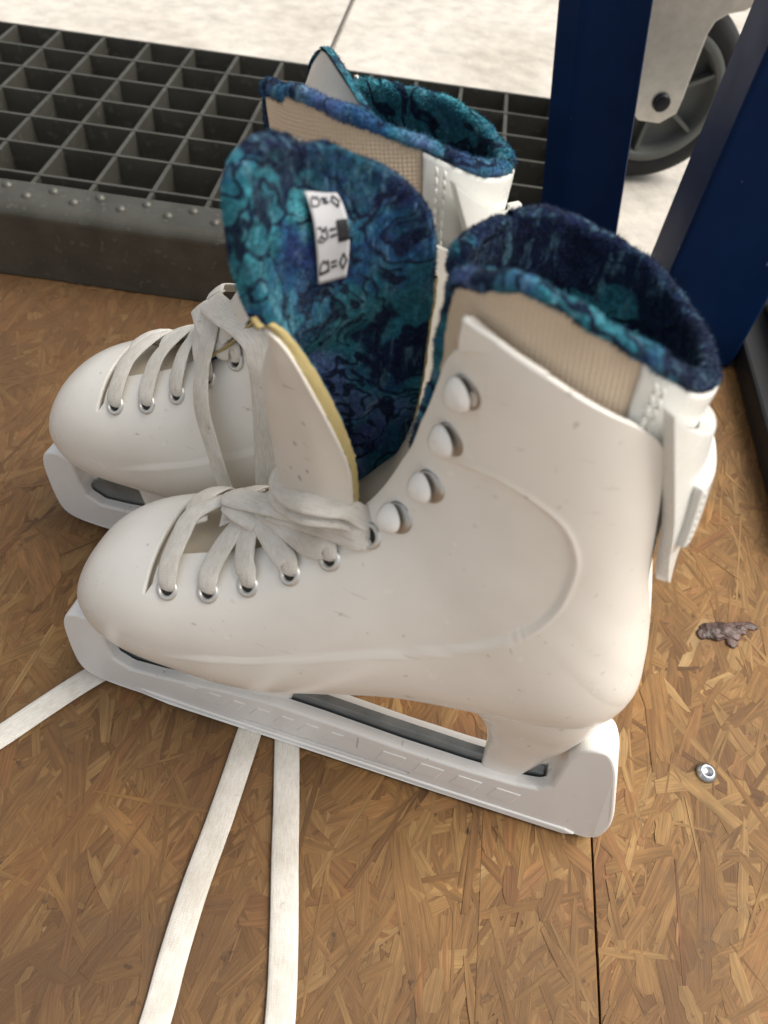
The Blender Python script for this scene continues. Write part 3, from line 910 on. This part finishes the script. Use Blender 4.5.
def build_skate(name, tongue_rows, M_FL, seed):
    root = empty(name)
    shell, _ = build_shell(root, 18.3 if tongue_rows is TONGUE else 17.55)
    build_liner(root, M_FLEECE2 if tongue_rows is TONGUE else M_FLEECE3, seed, *(((-1.0, 5.5), (.10, .45)) if tongue_rows is TONGUE else ((4.5, 12.0), (.36, .05), 5.5, .30)))
    build_lever(root)
    build_eyelets(root)
    build_hooks(root)
    build_sole(root)
    build_tongue_base(root)
    tg = build_tongue(root, tongue_rows, M_FL, seed+20, 1 if tongue_rows is TONGUE else 0)
    return root, tg

def cutter(V, F):
    me = bpy.data.meshes.new('cut'); me.from_pydata([tuple(map(float, v)) for v in V], [], F); me.update()
    o = bpy.data.objects.new('cut', me); COL.objects.link(o); return o

def boolean(o, cuts, op='DIFFERENCE'):
    for c in cuts:
        m = o.modifiers.new('x', 'BOOLEAN'); m.object = c; m.operation = op; m.solver = 'EXACT'
    bake(o)
    for c in cuts:
        me = c.data; bpy.data.objects.remove(c); bpy.data.meshes.remove(me)
    return o

def build_guard():
    root = empty('blade_guard')
    prof = [(150, 22.3), (168, 23.5), (175, 25.5), (178.5, 30), (178.5, 50), (181, 57), (185, 59.5), (189, 58.5), (193, 51), (197, 38), (201.5, 22), (203, 12),
            (202, 4), (198, .7), (185, .5), (150, .5), (100, .5), (60, .6), (40, .7), (24, .8), (12, 1.2), (6, 3), (3, 7), (1.8, 14), (1.5, 22), (1.8, 31), (4, 38), (8, 41.5), (13, 42), (16.8, 40), (18, 35), (18.4, 28), (20, 20.5),
            (26, 17.0), (38, 18.2), (50, 20.4), (62, 22.8), (80, 24.8), (100, 24.3), (128, 22.5)]
    def run(a, b, n):
        i, j = prof.index(a), prof.index(b)
        prof[i:j+1] = [tuple(q) for q in catmull(prof[i:j+1], n)]
    run((178.5, 50), (198, .7), 44); run((24, .8), (18, 35), 60)
    def hw(x, z):
        h = 6.7
        if x < 26: h *= .72 + .28*math.sqrt(max(0, 1-((26-x)/27)**2))
        if x > 190: h *= .80 + .20*math.sqrt(max(0, 1-((x-190)/14)**2))
        return h
    o = extrude_profile('guard_body', prof, hw, M_GUARD, root, .0016, 3)
    def cbox(lo, hi):
        b = MB(); b.box(np.array(lo)*MM, np.array(hi)*MM); return cutter(b.v, b.f)
    cuts = [cbox((19.5, -2.4, 5), (177, 2.4, 70))]
    boolean(o, cuts)
    cuts = [cbox((70, -14, 6.0), (133, -5.3, 8.2)), cbox((70, 5.3, 6.0), (133, 14, 8.2)), cbox((112.5, -14, 13), (113.1, -6.1, 21))]
    boolean(o, cuts)
    o.data.polygons.foreach_set('use_smooth', [False]*len(o.data.polygons))
    # lower flange and moulded slanted blocks on the outer faces
    fl = extrude_profile('guard_flange', [(9, 2.6), (20, .8), (40, .5), (150, .3), (190, .4), (194, 2.5), (190, 4.2), (150, 4.2), (60, 4.4), (36, 4.8), (20, 5.2), (10, 6.0)], lambda x, z: 7.3 if x > 22 else 5.9, M_GUARD, o, .0006, 2)
    for sgn in (-1, 1):
        b = MB()
        for x in np.arange(44, 108, 9.2):
            y0 = sgn*6.3; y1 = sgn*7.0
            q = [(x, 12), (x+5, 12), (x+9, 19.5), (x+4, 19.5)]
            V = [(a*MM, y0*MM, c*MM) for a, c in q] + [((a*.9+.1*(x+4))*MM, y1*MM, (c*.9+1.6)*MM) for a, c in q]
            b.add(V, [(4, 5, 6, 7), (0, 1, 5, 4), (1, 2, 6, 5), (2, 3, 7, 6), (3, 0, 4, 7)])
        for x in np.arange(120, 174, 13.5):
            y0 = sgn*6.3; y1 = sgn*7.0
            q = [(x, 10), (x+9, 10), (x+11, 18), (x+2, 18)]
            V = [(a*MM, y0*MM, c*MM) for a, c in q] + [((a*.92+.08*(x+5))*MM, y1*MM, (c*.92+1.1)*MM) for a, c in q]
            b.add(V, [(4, 5, 6, 7), (0, 1, 5, 4), (1, 2, 6, 5), (2, 3, 7, 6), (3, 0, 4, 7)])
        rb = b.build('guard_ribs', M_GUARD, o); bevel(rb, .0003, 2)
    for c in [o]+list(o.children):
        for v in c.data.vertices: v.co.y += BLV*MM
    return root

def place(o, loc, yaw, lean, pitch=0.0):
    U = Vector((math.cos(yaw)*math.cos(pitch), math.sin(yaw)*math.cos(pitch), -math.sin(pitch)))
    Vv = Vector((-math.sin(yaw), math.cos(yaw), 0)); Z = U.cross(Vv)
    V2 = Vv*math.cos(lean) - Z*math.sin(lean); Z2 = Z*math.cos(lean) + Vv*math.sin(lean)
    o.matrix_world = Matrix(((U.x, V2.x, Z2.x, loc[0]), (U.y, V2.y, Z2.y, loc[1]), (U.z, V2.z, Z2.z, loc[2]), (0, 0, 0, 1)))

# ---------------------------------------------------------------- build it
FRONT = ((.11788, -.26332, .0010), math.radians(-9.57), math.radians(4.0))
REAR = ((.0825, -.191, .0010), math.radians(-10.6), math.radians(1.4), math.radians(-1.3))

near, (tgo, TG, TIN, TN) = build_skate('ice_skate', TONGUE, M_FLEECE, 11)
tag(near, 'front white skate with its blue fleece tongue pulled forward and a care label on it', 'ice skate', 'pair of white ice skates')
place(near, *FRONT)
laces_front(near); build_label(tgo, TG, TIN, TN)
far, _ = build_skate('ice_skate', closed_tongue(), M_FLEECE3, 31)
tag(far, 'rear white skate half hidden behind the other, its tongue still inside the collar', 'ice skate', 'pair of white ice skates')
place(far, *REAR)
laces_rear(far)
g1 = build_guard(); place(g1, *FRONT)
tag(g1, 'white plastic blade guard under the front skate, with a hooked heel end', 'blade guard', 'white blade guards')
def copy_tree(o, parent=None):
    c = o.copy(); COL.objects.link(c); c.parent = parent
    for ch in list(o.children): copy_tree(ch, c)
    return c
g2 = copy_tree(g1); place(g2, *REAR)
g2['label'] = 'white plastic blade guard under the rear skate, only its toe end in view'

def floor_lace(pts, parent):
    P = np.array(pts, float); N = np.tile([0, 0, 1.], (len(P), 1))
    st = ribbon(P, N, .0092, .0010, 90)
    inv = parent.matrix_world.inverted()
    v, f, u = st
    v = np.array([inv @ Vector(x) for x in v])
    return lace_obj('lace_end', [(v, f, u)], parent)
Z0 = .0017
floor_lace([(.184, -.245, Z0), (.1878, -.272, Z0), (.1869, -.2893, Z0), (.1845, -.318, Z0), (.182, -.3424, Z0+.0006), (.1808, -.362, Z0), (.1805, -.3795, Z0), (.178, -.41, Z0), (.172, -.45, Z0)], far)
floor_lace([(.194, -.247, Z0), (.1985, -.273, Z0), (.2019, -.2908, Z0), (.2060, -.312, Z0), (.2091, -.3291, Z0+.0005), (.2135, -.352, Z0), (.217, -.3747, Z0), (.220, -.41, Z0), (.221, -.45, Z0)], far)
floor_lace([(.150, -.248, Z0), (.136, -.262, Z0), (.121, -.2773, Z0), (.1094, -.2915, Z0+.0005), (.0995, -.3032, Z0), (.085, -.319, Z0), (.066, -.334, Z0)], near)
# PART3
# ------------------------------------------------------------- surroundings
CELL = .033
GZ = .0439                       # top of the grating
def osb():
    r = np.random.default_rng(5)
    X0, X1, Y0, Y1 = -.45, .75, -.80, -.036
    V = []; F = []; UVs = []; TONE = []; SH = []
    # count by density: dense where the picture looks, all of it covered
    n = 24000
    cx = r.uniform(X0, X1, n); cy = r.uniform(Y0, Y1, n)
    L = np.clip(r.lognormal(math.log(.034), .62, n), .007, .12)
    W = np.clip(r.lognormal(math.log(.0050), .85, n), .0008, .020)
    W = np.minimum(W, L*.45)
    ang = r.normal(math.radians(82), .60, n)
    tone = r.normal(.50, .145, n)
    zz = r.uniform(0, .0006, n)
    xs = [X0, .2755, .3145, X1]; gap = [.00005, .00042]
    def clip(poly, axis_x, keep_less):
        out = []
        m = len(poly)
        for i in range(m):
            a = poly[i]; b = poly[(i+1) % m]
            ia = (a[0] <= axis_x) if keep_less else (a[0] >= axis_x)
            ib = (b[0] <= axis_x) if keep_less else (b[0] >= axis_x)
            if ia: out.append(a)
            if ia != ib:
                t = (axis_x-a[0])/(b[0]-a[0]); out.append(tuple(a[k]+t*(b[k]-a[k]) for k in range(5)))
        return out
    order = np.argsort(-np.log(L*W) + r.normal(0, 1.1, n))         # broad flakes lie mostly lowest
    for rank, k in enumerate(order):
        l, w, a = L[k], W[k], ang[k]
        m = 5
        xs_ = np.linspace(-l/2, l/2, m)
        top = w/2*(1+r.normal(0, .16, m)); bot = -w/2*(1+r.normal(0, .16, m))
        e0, e1 = r.uniform(-.3, .3, 2)*l*.25
        top[0] *= r.uniform(.2, 1); top[-1] *= r.uniform(.2, 1); bot[0] *= r.uniform(.2, 1); bot[-1] *= r.uniform(.2, 1)
        loc = [(x + (e0 if i == 0 else 0), t) for i, (x, t) in enumerate(zip(xs_, bot))] + [(x + (e1 if i == 0 else 0), t) for i, (x, t) in enumerate(zip(xs_[::-1], top[::-1]))]
        ca, sa = math.cos(a), math.sin(a)
        tl = r.normal(0, .003); tw = r.normal(0, .006)
        z0 = .0001 + .0003*rank/n + zz[k]*.10
        ou, ov = r.uniform(0, 50, 2)
        poly = [(cx[k]+x*ca-y*sa, cy[k]+x*sa+y*ca, max(z0+x*tl+y*tw, .00002), x+ou, y+ov) for x, y in loc]
        s = 0 if cx[k] < xs[1] else (1 if cx[k] < xs[2] else 2)
        if s < 2: poly = clip(poly, xs[s+1]-gap[s]*r.uniform(.9, 1.5), True)
        if s > 0 and len(poly) > 2: poly = clip(poly, xs[s]+gap[s-1]*r.uniform(.9, 1.5), False)
        if len(poly) < 3: continue
        n0 = len(V)
        V += [q[:3] for q in poly]; UVs += [q[3:] for q in poly]
        F.append(tuple(range(n0, n0+len(poly))))
        TONE.append((tone[k], r.random(), r.random()))
    # board bodies under the flakes
    nb = len(V); 
    boards = [(X0, xs[1]-gap[0]), (xs[1]+gap[0], xs[2]-gap[1]), (xs[2]+gap[1], X1)]
    for a, b in boards:
        n0 = len(V)
        V += [(a, Y0, 0), (b, Y0, 0), (b, Y1, 0), (a, Y1, 0), (a, Y0, -.018), (b, Y0, -.018), (b, Y1, -.018), (a, Y1, -.018)]
        UVs += [(v[0], v[1]) for v in V[n0:]]
        for f in [(0, 1, 2, 3), (0, 4, 5, 1), (1, 5, 6, 2), (2, 6, 7, 3), (3, 7, 4, 0)]:
            F.append(tuple(i+n0 for i in f)); TONE.append((.35, .5, .5))
    o = mesh_obj('floor', V, F, None, None, False)
    me = o.data
    uvl = me.uv_layers.new(name='UVMap')
    idx = np.empty(len(me.loops), int); me.loops.foreach_get('vertex_index', idx)
    uvl.data.foreach_set('uv', np.array(UVs, np.float32)[idx].ravel())
    at = me.attributes.new('tone', 'FLOAT_VECTOR', 'FACE')
    assert len(me.polygons) == len(TONE)
    at.data.foreach_set('vector', np.array(TONE, np.float32).ravel())
    t = NT('osb_board')
    a = t.n('ShaderNodeAttribute', attribute_name='tone')
    sep = t.n('ShaderNodeSeparateXYZ', i_0=a.outputs['Vector'])
    uv = t.n('ShaderNodeUVMap')
    mp = t.n('ShaderNodeMapping', i_Vector=uv.outputs[0]); mp.inputs['Scale'].default_value = (40, 900, 1)
    g = t.noise(mp.outputs[0], 1.0, 4, .65).outputs['Fac']
    mp2 = t.n('ShaderNodeMapping', i_Vector=uv.outputs[0]); mp2.inputs['Scale'].default_value = (60, 260, 1)
    g2 = t.noise(mp2.outputs[0], 1.0, 3, .6).outputs['Fac']
    c = t.ramp(sep.outputs[0], [(0, (.10, .047, .016)), (.28, (.20, .100, .033)), (.55, (.30, .163, .056)), (.8, (.40, .245, .096)), (1, (.50, .34, .16))])
    red = t.ramp(sep.outputs[1], [(.80, 0), (.95, 1)])
    c = t.mix(t.math('MULTIPLY', red, .35), c, (.33, .135, .055))
    c = t.mix(1.0, c, t.ramp(g, [(.25, .55), (.75, 1.32)]), 'MULTIPLY')
    c = t.mix(1.0, c, t.ramp(g2, [(.3, .80), (.7, 1.15)]), 'MULTIPLY')
    v = t.coord()
    pt = t.noise(v, 26, 4, .6).outputs['Fac']
    c = t.mix(1.0, c, t.ramp(pt, [(.3, (.80, .78, .76)), (.5, (1, .98, .95)), (.7, (1.16, 1.06, .92))]), 'MULTIPLY')
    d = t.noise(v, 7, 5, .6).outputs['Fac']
    # trodden-in dirt from the noise, plus shade painted in towards the toe side
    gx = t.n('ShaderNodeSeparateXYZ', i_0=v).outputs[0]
    dirt_shade = t.math('ADD', t.math('MULTIPLY', d, 1.0), t.math('MULTIPLY', gx, -.9))
    c = t.mix(t.ramp(dirt_shade, [(.10, 0), (.50, .75)]), c, (.085, .047, .025))
    sp = t.noise(v, 130, 4, .65).outputs['Fac']
    c = t.mix(t.ramp(sp, [(.63, 0), (.71, .75)]), c, (.055, .032, .019))
    sm = t.noise(v, 18, 5, .7).outputs['Fac']
    c = t.mix(t.ramp(sm, [(.58, 0), (.72, .55)]), c, (.10, .062, .035))
    t.bump(g, .45, .0006)
    t.set(c, .62, spec=.3)
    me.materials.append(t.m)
    tag(o, 'brown oriented strand board floor with two narrow seams under the skates', 'floor', kind='structure')
    o2 = MB(); o2.box((X0, Y0, -.03), (X1, Y1, -.019)); 
    u = o2.build('floor', M_DARK); tag(u, 'dark void below the gaps of the boards', 'floor', kind='structure')

def ground():
    t = NT('concrete'); v = t.coord()
    a = t.noise(v, 9, 6, .6).outputs['Fac']; b = t.noise(v, 60, 5, .65).outputs['Fac']
    c = t.ramp(a, [(.3, (.47, .43, .37)), (.5, (.56, .52, .46)), (.7, (.63, .59, .53))])
    gx = t.n('ShaderNodeSeparateXYZ', i_0=v).outputs[0]
    c = t.mix(1.0, c, t.ramp(b, [(.3, .80), (.5, 1.0), (.72, 1.18)]), 'MULTIPLY')
    sp = t.noise(v, 240, 3).outputs['Fac']
    c = t.mix(t.ramp(sp, [(.68, 0), (.74, .6)]), c, (.75, .78, .82))
    t.bump(b, .5, .002); m = t.set(c, .75, spec=.3)
    b = MB()
    # slabs either side of a narrow joint that runs away from the viewer
    jx0, jx1 = .107, .1115
    far = 60.
    j = lambda y, x: x
    y0 = -.036
    b.add([(-far, y0, -.004), (jx0, y0, -.004), (j(far, jx0), far, -.004), (-far, far, -.004)], [(0, 1, 2, 3)])
    b.add([(jx1, y0, -.004), (far, y0, -.004), (far, far, -.004), (j(far, jx1), far, -.004)], [(0, 1, 2, 3)])
    b.add([(-far, -far, -.034), (far, -far, -.034), (far, far, -.034), (-far, far, -.034)], [(0, 1, 2, 3)])
    b.add([(jx0, y0, -.009), (jx1, y0, -.009), (jx1, far, -.009), (jx0, far, -.009)], [(0, 1, 2, 3)])
    o = b.build('ground', m); tag(o, 'pale weathered concrete ground with one joint beyond the grating', 'ground', kind='structure')

def grating():
    root = empty('floor_grating', (0, 0, 0))
    tag(root, 'galvanised steel bar grating with a studded nosing along its near edge', 'grating')
    t = NT('galvanised_steel'); v = t.coord()
    n = t.noise(v, 40, 5, .6).outputs['Fac']; n2 = t.noise(v, 160, 3).outputs['Fac']
    c = t.mix(t.ramp(n, [(.35, 0), (.7, 1)]), (.115, .11, .092), (.07, .066, .054))
    c = t.mix(t.ramp(n2, [(.58, 0), (.7, .6)]), c, (.18, .18, .16))
    r = t.n('ShaderNodeMapRange', i_0=n); r.inputs[3].default_value = .38; r.inputs[4].default_value = .62
    t.bump(n2, .25, .0008); m = t.set(c, r.outputs[0], .55)
    x0, x1 = -13*CELL, 9.12*CELL; y0, y1 = -.30*CELL, 6.06*CELL
    b = MB(); th = .0011
    for j in range(0, 7): b.box((x0, j*CELL-th, .012 if j < 6 else .001), (x1, j*CELL+th, GZ))
    b.build('cross_bars', m, root)
    b = MB()
    for i in range(-13, 10): b.box((i*CELL-th*1.15, y0, .003), (i*CELL+th*1.15, y1, GZ-.0003))
    b.build('bearing_bars', m, root)
    # nosing: folded plate with a rounded front edge
    prof = []
    ya, yb = -.32*CELL, -1.14*CELL
    prof += [(ya, GZ+.0006), (yb+.006, GZ+.0006)]
    for k in range(1, 7):
        a = k/6*PI/2; prof.append((yb+.006-.006*math.sin(a), GZ+.0006-.006*(1-math.cos(a))))
    prof += [(yb, .0012), (yb+.002, .0012)]
    for k in range(6, 0, -1):
        a = k/6*PI/2; prof.append((yb+.006-.004*math.sin(a), GZ-.0014-.004*(1-math.cos(a))))
    prof += [(yb+.006, GZ-.0014), (ya, GZ-.0014)]
    n = len(prof); V = []; F = []
    xs = np.linspace(x0, x1, 60)
    for x in xs: V += [(x, y + .00035*math.sin(x*23)+.0003*math.sin(x*61+1), z) for y, z in prof]
    for i in range(len(xs)-1):
        for k in range(n): F.append((i*n+k, (i+1)*n+k, (i+1)*n+(k+1) % n, i*n+(k+1) % n))
    F.append(tuple(range(n))); F.append(tuple((len(xs)-1)*n+k for k in range(n-1, -1, -1)))
    no = mesh_obj('nosing', V, F, m, root, False)
    bm = bmesh.new(); bm.from_mesh(no.data); bmesh.ops.recalc_face_normals(bm, faces=bm.faces); bm.to_mesh(no.data); bm.free()
    ms = mat_metal('stud_metal', (.15, .145, .125), .5, .6)
    k = 0
    x = -.30
    st = []
    for row, (yy, ph) in enumerate(((-.50*CELL, .012), (-.74*CELL, 0))):
        for i in range(-9, 13):
            xx = .0035 + ph + i*.0262
            if x0 < xx < x1: st.append((xx, yy))
    b = MB(); b.lathe((0, 0, GZ+.0004), (0, 0, 1), [(-.0004, .0030), (.0006, .0028), (.0016, .0020), (.0021, .0010), (.0022, .00001)], 16)
    for (xx, yy) in st:
        if not st.index((xx, yy)): s0 = b.build('stud', ms, root, True); s = s0
        else: s = s0.copy(); COL.objects.link(s); s.parent = root
        s.location = (xx, yy, 0)

def frame():
    t = NT('navy_paint'); v = t.coord()
    n = t.noise(v, 35, 4).outputs['Fac']
    c = t.mix(t.ramp(n, [(.35, 0), (.7, 1)]), (.0045, .020, .075), (.0035, .015, .055))
    sc = t.noise(t.coord(scale=(40, 40, 7)), 9, 2).outputs['Fac']
    c = t.mix(t.ramp(sc, [(.735, 0), (.75, .6)]), c, (.25, .27, .33))
    r = t.n('ShaderNodeMapRange', i_0=n); r.inputs[3].default_value = .36; r.inputs[4].default_value = .50
    t.bump(t.noise(v, 300, 2).outputs['Fac'], .05, .0004)
    m = t.set(c, r.outputs[0], spec=.06)
    root = empty('trolley_frame', (.38, -.01, 0))
    tag(root, 'dark blue painted steel trolley frame with an upright post and a slanting brace', 'trolley')
    def part(name, V, F, bev=.003):
        o = mesh_obj(name, np.array(V)-np.array([.38, -.01, 0]), F, m, root, False)
        bm = bmesh.new(); bm.from_mesh(o.data); bmesh.ops.recalc_face_normals(bm, faces=bm.faces); bm.to_mesh(o.data); bm.free()
        return bevel(o, bev, 3, 30)
    BF = [(0, 3, 2, 1), (4, 5, 6, 7), (0, 1, 5, 4), (1, 2, 6, 5), (2, 3, 7, 6), (3, 0, 4, 7)]
    H = .62
    x0, x1, y0, y1 = .3525, .4080, -.030, .0165
    part('upright_post', [(x0, y0, 0.0015), (x1, y0, 0.0015), (x1, y1, 0.0015), (x0, y1, 0.0015), (x0+.005, y0, H), (x1+.005, y0, H), (x1+.005, y1, H), (x0+.005, y1, H)], BF, .0025)
    # brace leaning to the left as it rises
    b0 = np.array([.3405, .0205, .0015]); d = np.array([-.170, 0, 1.])
    hgt = .40
    w, dp = .0345, .020
    w2 = .0325
    V = []
    for z, ww in ((0, w), (hgt, w2-.003)):
        p = b0 + d*z
        V += [(p[0]-ww, p[1], p[2]), (p[0], p[1], p[2]), (p[0]-.013, p[1]+dp, p[2]), (p[0]-ww-.013, p[1]+dp, p[2])]
    part('slanting_brace', V, BF, .004)
    # black foot plate beside the post
    mr = mat_plastic('black_rubber', (.010, .010, .011), (.03, .03, .03), .55)
    b = MB(); b.box((.4105-.38, -.165+.01, .0012), (.60-.38, .02+.01, .016))
    o = b.build('foot_plate', mr, root); bevel(o, .002, 2)
    b = MB(); b.box((.4285-.38, -.150+.01, .0160), (.59-.38, .018+.01, .034))
    o = b.build('foot_plate', mr, root); bevel(o, .003, 2)

def caster():
    C0 = np.array([.3665, .200, .0585])
    root = empty('caster_wheel', (C0[0], C0[1], 0))
    tag(root, 'swivel caster wheel with grey spoked rim and steel fork behind the blue brace', 'caster')
    off = np.array([C0[0], C0[1], 0])
    ax = np.array([.16, -1.0, 0.0]); ax /= np.linalg.norm(ax)      # faces the viewer
    mt = mat_plastic('grey_black_tyre', (.005, .005, .006), (.02, .019, .018), .7)
    mr = mat_plastic('grey_rim_plastic', (.085, .09, .083), (.2, .2, .19), .5)
    mz = mat_metal('fork_zinc', (.62, .60, .56), .35, .85)
    c = C0-off
    b = MB(); b.lathe(c, ax, [(-.013, .0455), (-.014, .050), (-.012, .0555), (-.008, .0590), (0, .0600), (.008, .0590), (.012, .0555), (.014, .050), (.013, .0455)], 64)
    wheel = b.build('tyre', mt, root, True)
    b = MB(); b.lathe(c, ax, [(-.012, .0450), (.0122, .0452), (.0138, .0445), (.0138, .0395), (.0125, .0385), (.0030, .0370), (.0030, .0120), (.0120, .0115), (.0125, .0100), (.0125, .00001)], 64)
    rim = b.build('rim', mr, root, True)
    d = MB(); d.lathe(c, ax, [(.0128, .0453), (.0128, .0470)], 64); d.build('rim_gap', M_DARK, rim, True)
    ex = np.cross(ax, [0, 0, 1.]); ex /= np.linalg.norm(ex)
    if ex[0] < 0: ex = -ex
    b = MB()
    for k in range(6):
        a = math.radians(k*60+25)
        dr = ex*math.cos(a)+np.array([0, 0, 1.])*math.sin(a); sd = np.cross(ax, dr)
        V = []
        for rr in (.010, .039):
            for s_, h in ((-1, .002), (1, .002), (1, .0118), (-1, .0118)): V.append(c+dr*rr+sd*s_*.0013+ax*h)
        b.add(V, [(0, 3, 2, 1), (4, 5, 6, 7), (0, 1, 5, 4), (1, 2, 6, 5), (2, 3, 7, 6), (3, 0, 4, 7)])
    b.build('spokes', mr, rim)
    # fork: two cheeks joined by a top plate
    def cheek(h, name):
        pts = [(-.020, -.006), (-.012, -.0135), (.004, -.0145), (.0140, -.007), (.0148, .004), (.0150, .022), (.0156, .044), (.0175, .051), (.024, .0555), (.034, .058), (.046, .066), (.050, .076), (.050, .088), (-.035, .088), (-.030, .05)]
        V = [c+ex*a+np.array([0, 0, z])+ax*h for a, z in pts] + [c+ex*a+np.array([0, 0, z])+ax*(h+.003) for a, z in pts]
        n = len(pts)
        F = [tuple(range(n)), tuple(range(2*n-1, n-1, -1))]+[(i, i+n, (i+1) % n+n, (i+1) % n) for i in range(n)]
        o = mesh_obj(name, V, F, mz, root, False)
        bm = bmesh.new(); bm.from_mesh(o.data); bmesh.ops.recalc_face_normals(bm, faces=bm.faces); bm.to_mesh(o.data); bm.free()
        bevel(o, .001, 2); return o
    f1 = cheek(.0165, 'fork'); cheek(-.0200, 'fork')
    b = MB()
    q = [c+ex*a+ax*h+np.array([0, 0, z]) for z in (.088, .093) for a, h in ((-.038, -.022), (.056, -.022), (.056, .022), (-.038, .022))]
    b.add(q, [(0, 3, 2, 1), (4, 5, 6, 7), (0, 1, 5, 4), (1, 2, 6, 5), (2, 3, 7, 6), (3, 0, 4, 7)])
    o = b.build('fork_plate', mz, root); bevel(o, .001, 2)
    b = MB(); b.lathe(c, ax, [(.0190, .0062), (.0215, .0060), (.0224, .0050), (.0224, .0036), (.0232, .0034), (.0234, .00001)], 24)
    b.build('axle_bolt', mat_metal('dark_bolt', (.04, .04, .045), .4), root)

def floor_bits():
    b = MB()
    p = (.3595, -.2757, .0004)
    b.lathe((0, 0, .0006), (0, 0, 1), [(-.0004, .0039), (.0005, .0037), (.0013, .0026), (.0015, .0021), (.0006, .0017), (.0004, .00001)], 28)
    s = b.build('screw', M_ZINC, None, True); s.location = p
    tag(s, 'small silver screw head sunk in the strand board to the right of the guard heel', 'screw')
    r = np.random.default_rng(2)
    V = []; F = []
    t = NT('brown_clump'); v = t.coord()
    t.bump(t.noise(v, 400, 4).outputs['Fac'], .7, .001)
    n = t.noise(v, 150, 3).outputs['Fac']
    m = t.set(t.mix(t.ramp(n, [(.35, 0), (.65, 1)]), (.055, .032, .026), (.16, .10, .085)), .45)
    bm = bmesh.new()
    for (x, y, sx, sy, sz) in ((0, 0, .0062, .0045, .0036), (-.006, -.001, .0055, .0042, .0030), (.0050, .0022, .0040, .0030, .0028), (-.0105, -.003, .0034, .0026, .0018), (.0098, .0045, .0046, .0018, .0014), (.001, -.0048, .0026, .003, .0014)):
        ret = bmesh.ops.create_icosphere(bm, subdivisions=4, radius=1)
        ph = r.random((4, 3))*6
        for q in ret['verts']:
            c = np.array(q.co); k = 1+.22*noise.noise(Vector(c*1.6+ph[0]))+.16*noise.noise(Vector(c*4+ph[1]))+.08*noise.noise(Vector(c*9+ph[2]))
            q.co = Vector((x+c[0]*sx*k, y+c[1]*sy*k, max(.0004, .0008+c[2]*sz*.62*k)))
    me = bpy.data.meshes.new('dirt_clump'); bm.to_mesh(me); bm.free()
    me.polygons.foreach_set('use_smooth', [True]*len(me.polygons)); me.materials.append(m)
    o = bpy.data.objects.new('dirt_clump', me); COL.objects.link(o); o.location = (.3779, -.2107, 0)
    tag(o, 'small crumpled dark brown clump lying on the strand board right of the front boot', 'dirt clump')

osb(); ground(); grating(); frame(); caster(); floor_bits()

# ------------------------------------------------------------ light, camera
w = bpy.data.worlds.new('World'); scene.world = w; w.use_nodes = True
nt = w.node_tree; bg = nt.nodes['Background']
sky = nt.nodes.new('ShaderNodeTexSky'); sky.sky_type = 'NISHITA'; sky.sun_disc = False
SUN_EL, SUN_AZ = math.radians(54), math.radians(82)     # azimuth clockwise from +y
sky.sun_elevation = SUN_EL; sky.sun_rotation = SUN_AZ
sky.air_density = 1.6; sky.dust_density = 4.0; sky.ozone_density = 1.0
hs = nt.nodes.new('ShaderNodeHueSaturation'); hs.inputs['Saturation'].default_value = .22
nt.links.new(sky.outputs[0], hs.inputs['Color']); nt.links.new(hs.outputs[0], bg.inputs[0]); bg.inputs[1].default_value = .07
sun = bpy.data.lights.new('Sun', 'SUN'); sun.energy = 1.5; sun.angle = math.radians(45); sun.color = (1, .93, .83)
so = bpy.data.objects.new('Sun', sun); COL.objects.link(so)
d = Vector((math.sin(SUN_AZ)*math.cos(SUN_EL), math.cos(SUN_AZ)*math.cos(SUN_EL), math.sin(SUN_EL)))
so.rotation_euler = d.to_track_quat('Z', 'Y').to_euler()
so.location = (0, 0, 3)

cam = bpy.data.cameras.new('Camera'); co = bpy.data.objects.new('Camera', cam); COL.objects.link(co)
YAW, PIT, ROLL = -.02304, .88551, .12964
f = Vector((math.sin(YAW)*math.cos(PIT), math.cos(YAW)*math.cos(PIT), -math.sin(PIT)))
r_ = Vector((math.cos(YAW), -math.sin(YAW), 0)); u_ = r_.cross(f)
R2 = r_*math.cos(ROLL)+u_*math.sin(ROLL); U2 = -r_*math.sin(ROLL)+u_*math.cos(ROLL)
co.matrix_world = Matrix(((R2.x, U2.x, -f.x, .22866), (R2.y, U2.y, -f.y, -.39939), (R2.z, U2.z, -f.z, .27795), (0, 0, 0, 1)))
cam.sensor_fit = 'VERTICAL'; cam.sensor_height = 36; cam.lens = 36*769/1024
cam.clip_start = .01; cam.clip_end = 200
cam.dof.use_dof = True; cam.dof.focus_distance = .26; cam.dof.aperture_fstop = 16.0
scene.camera = co
scene.view_settings.view_transform = 'Standard'; scene.view_settings.look = 'None'
scene.view_settings.exposure = 1.1; scene.view_settings.gamma = 1.0
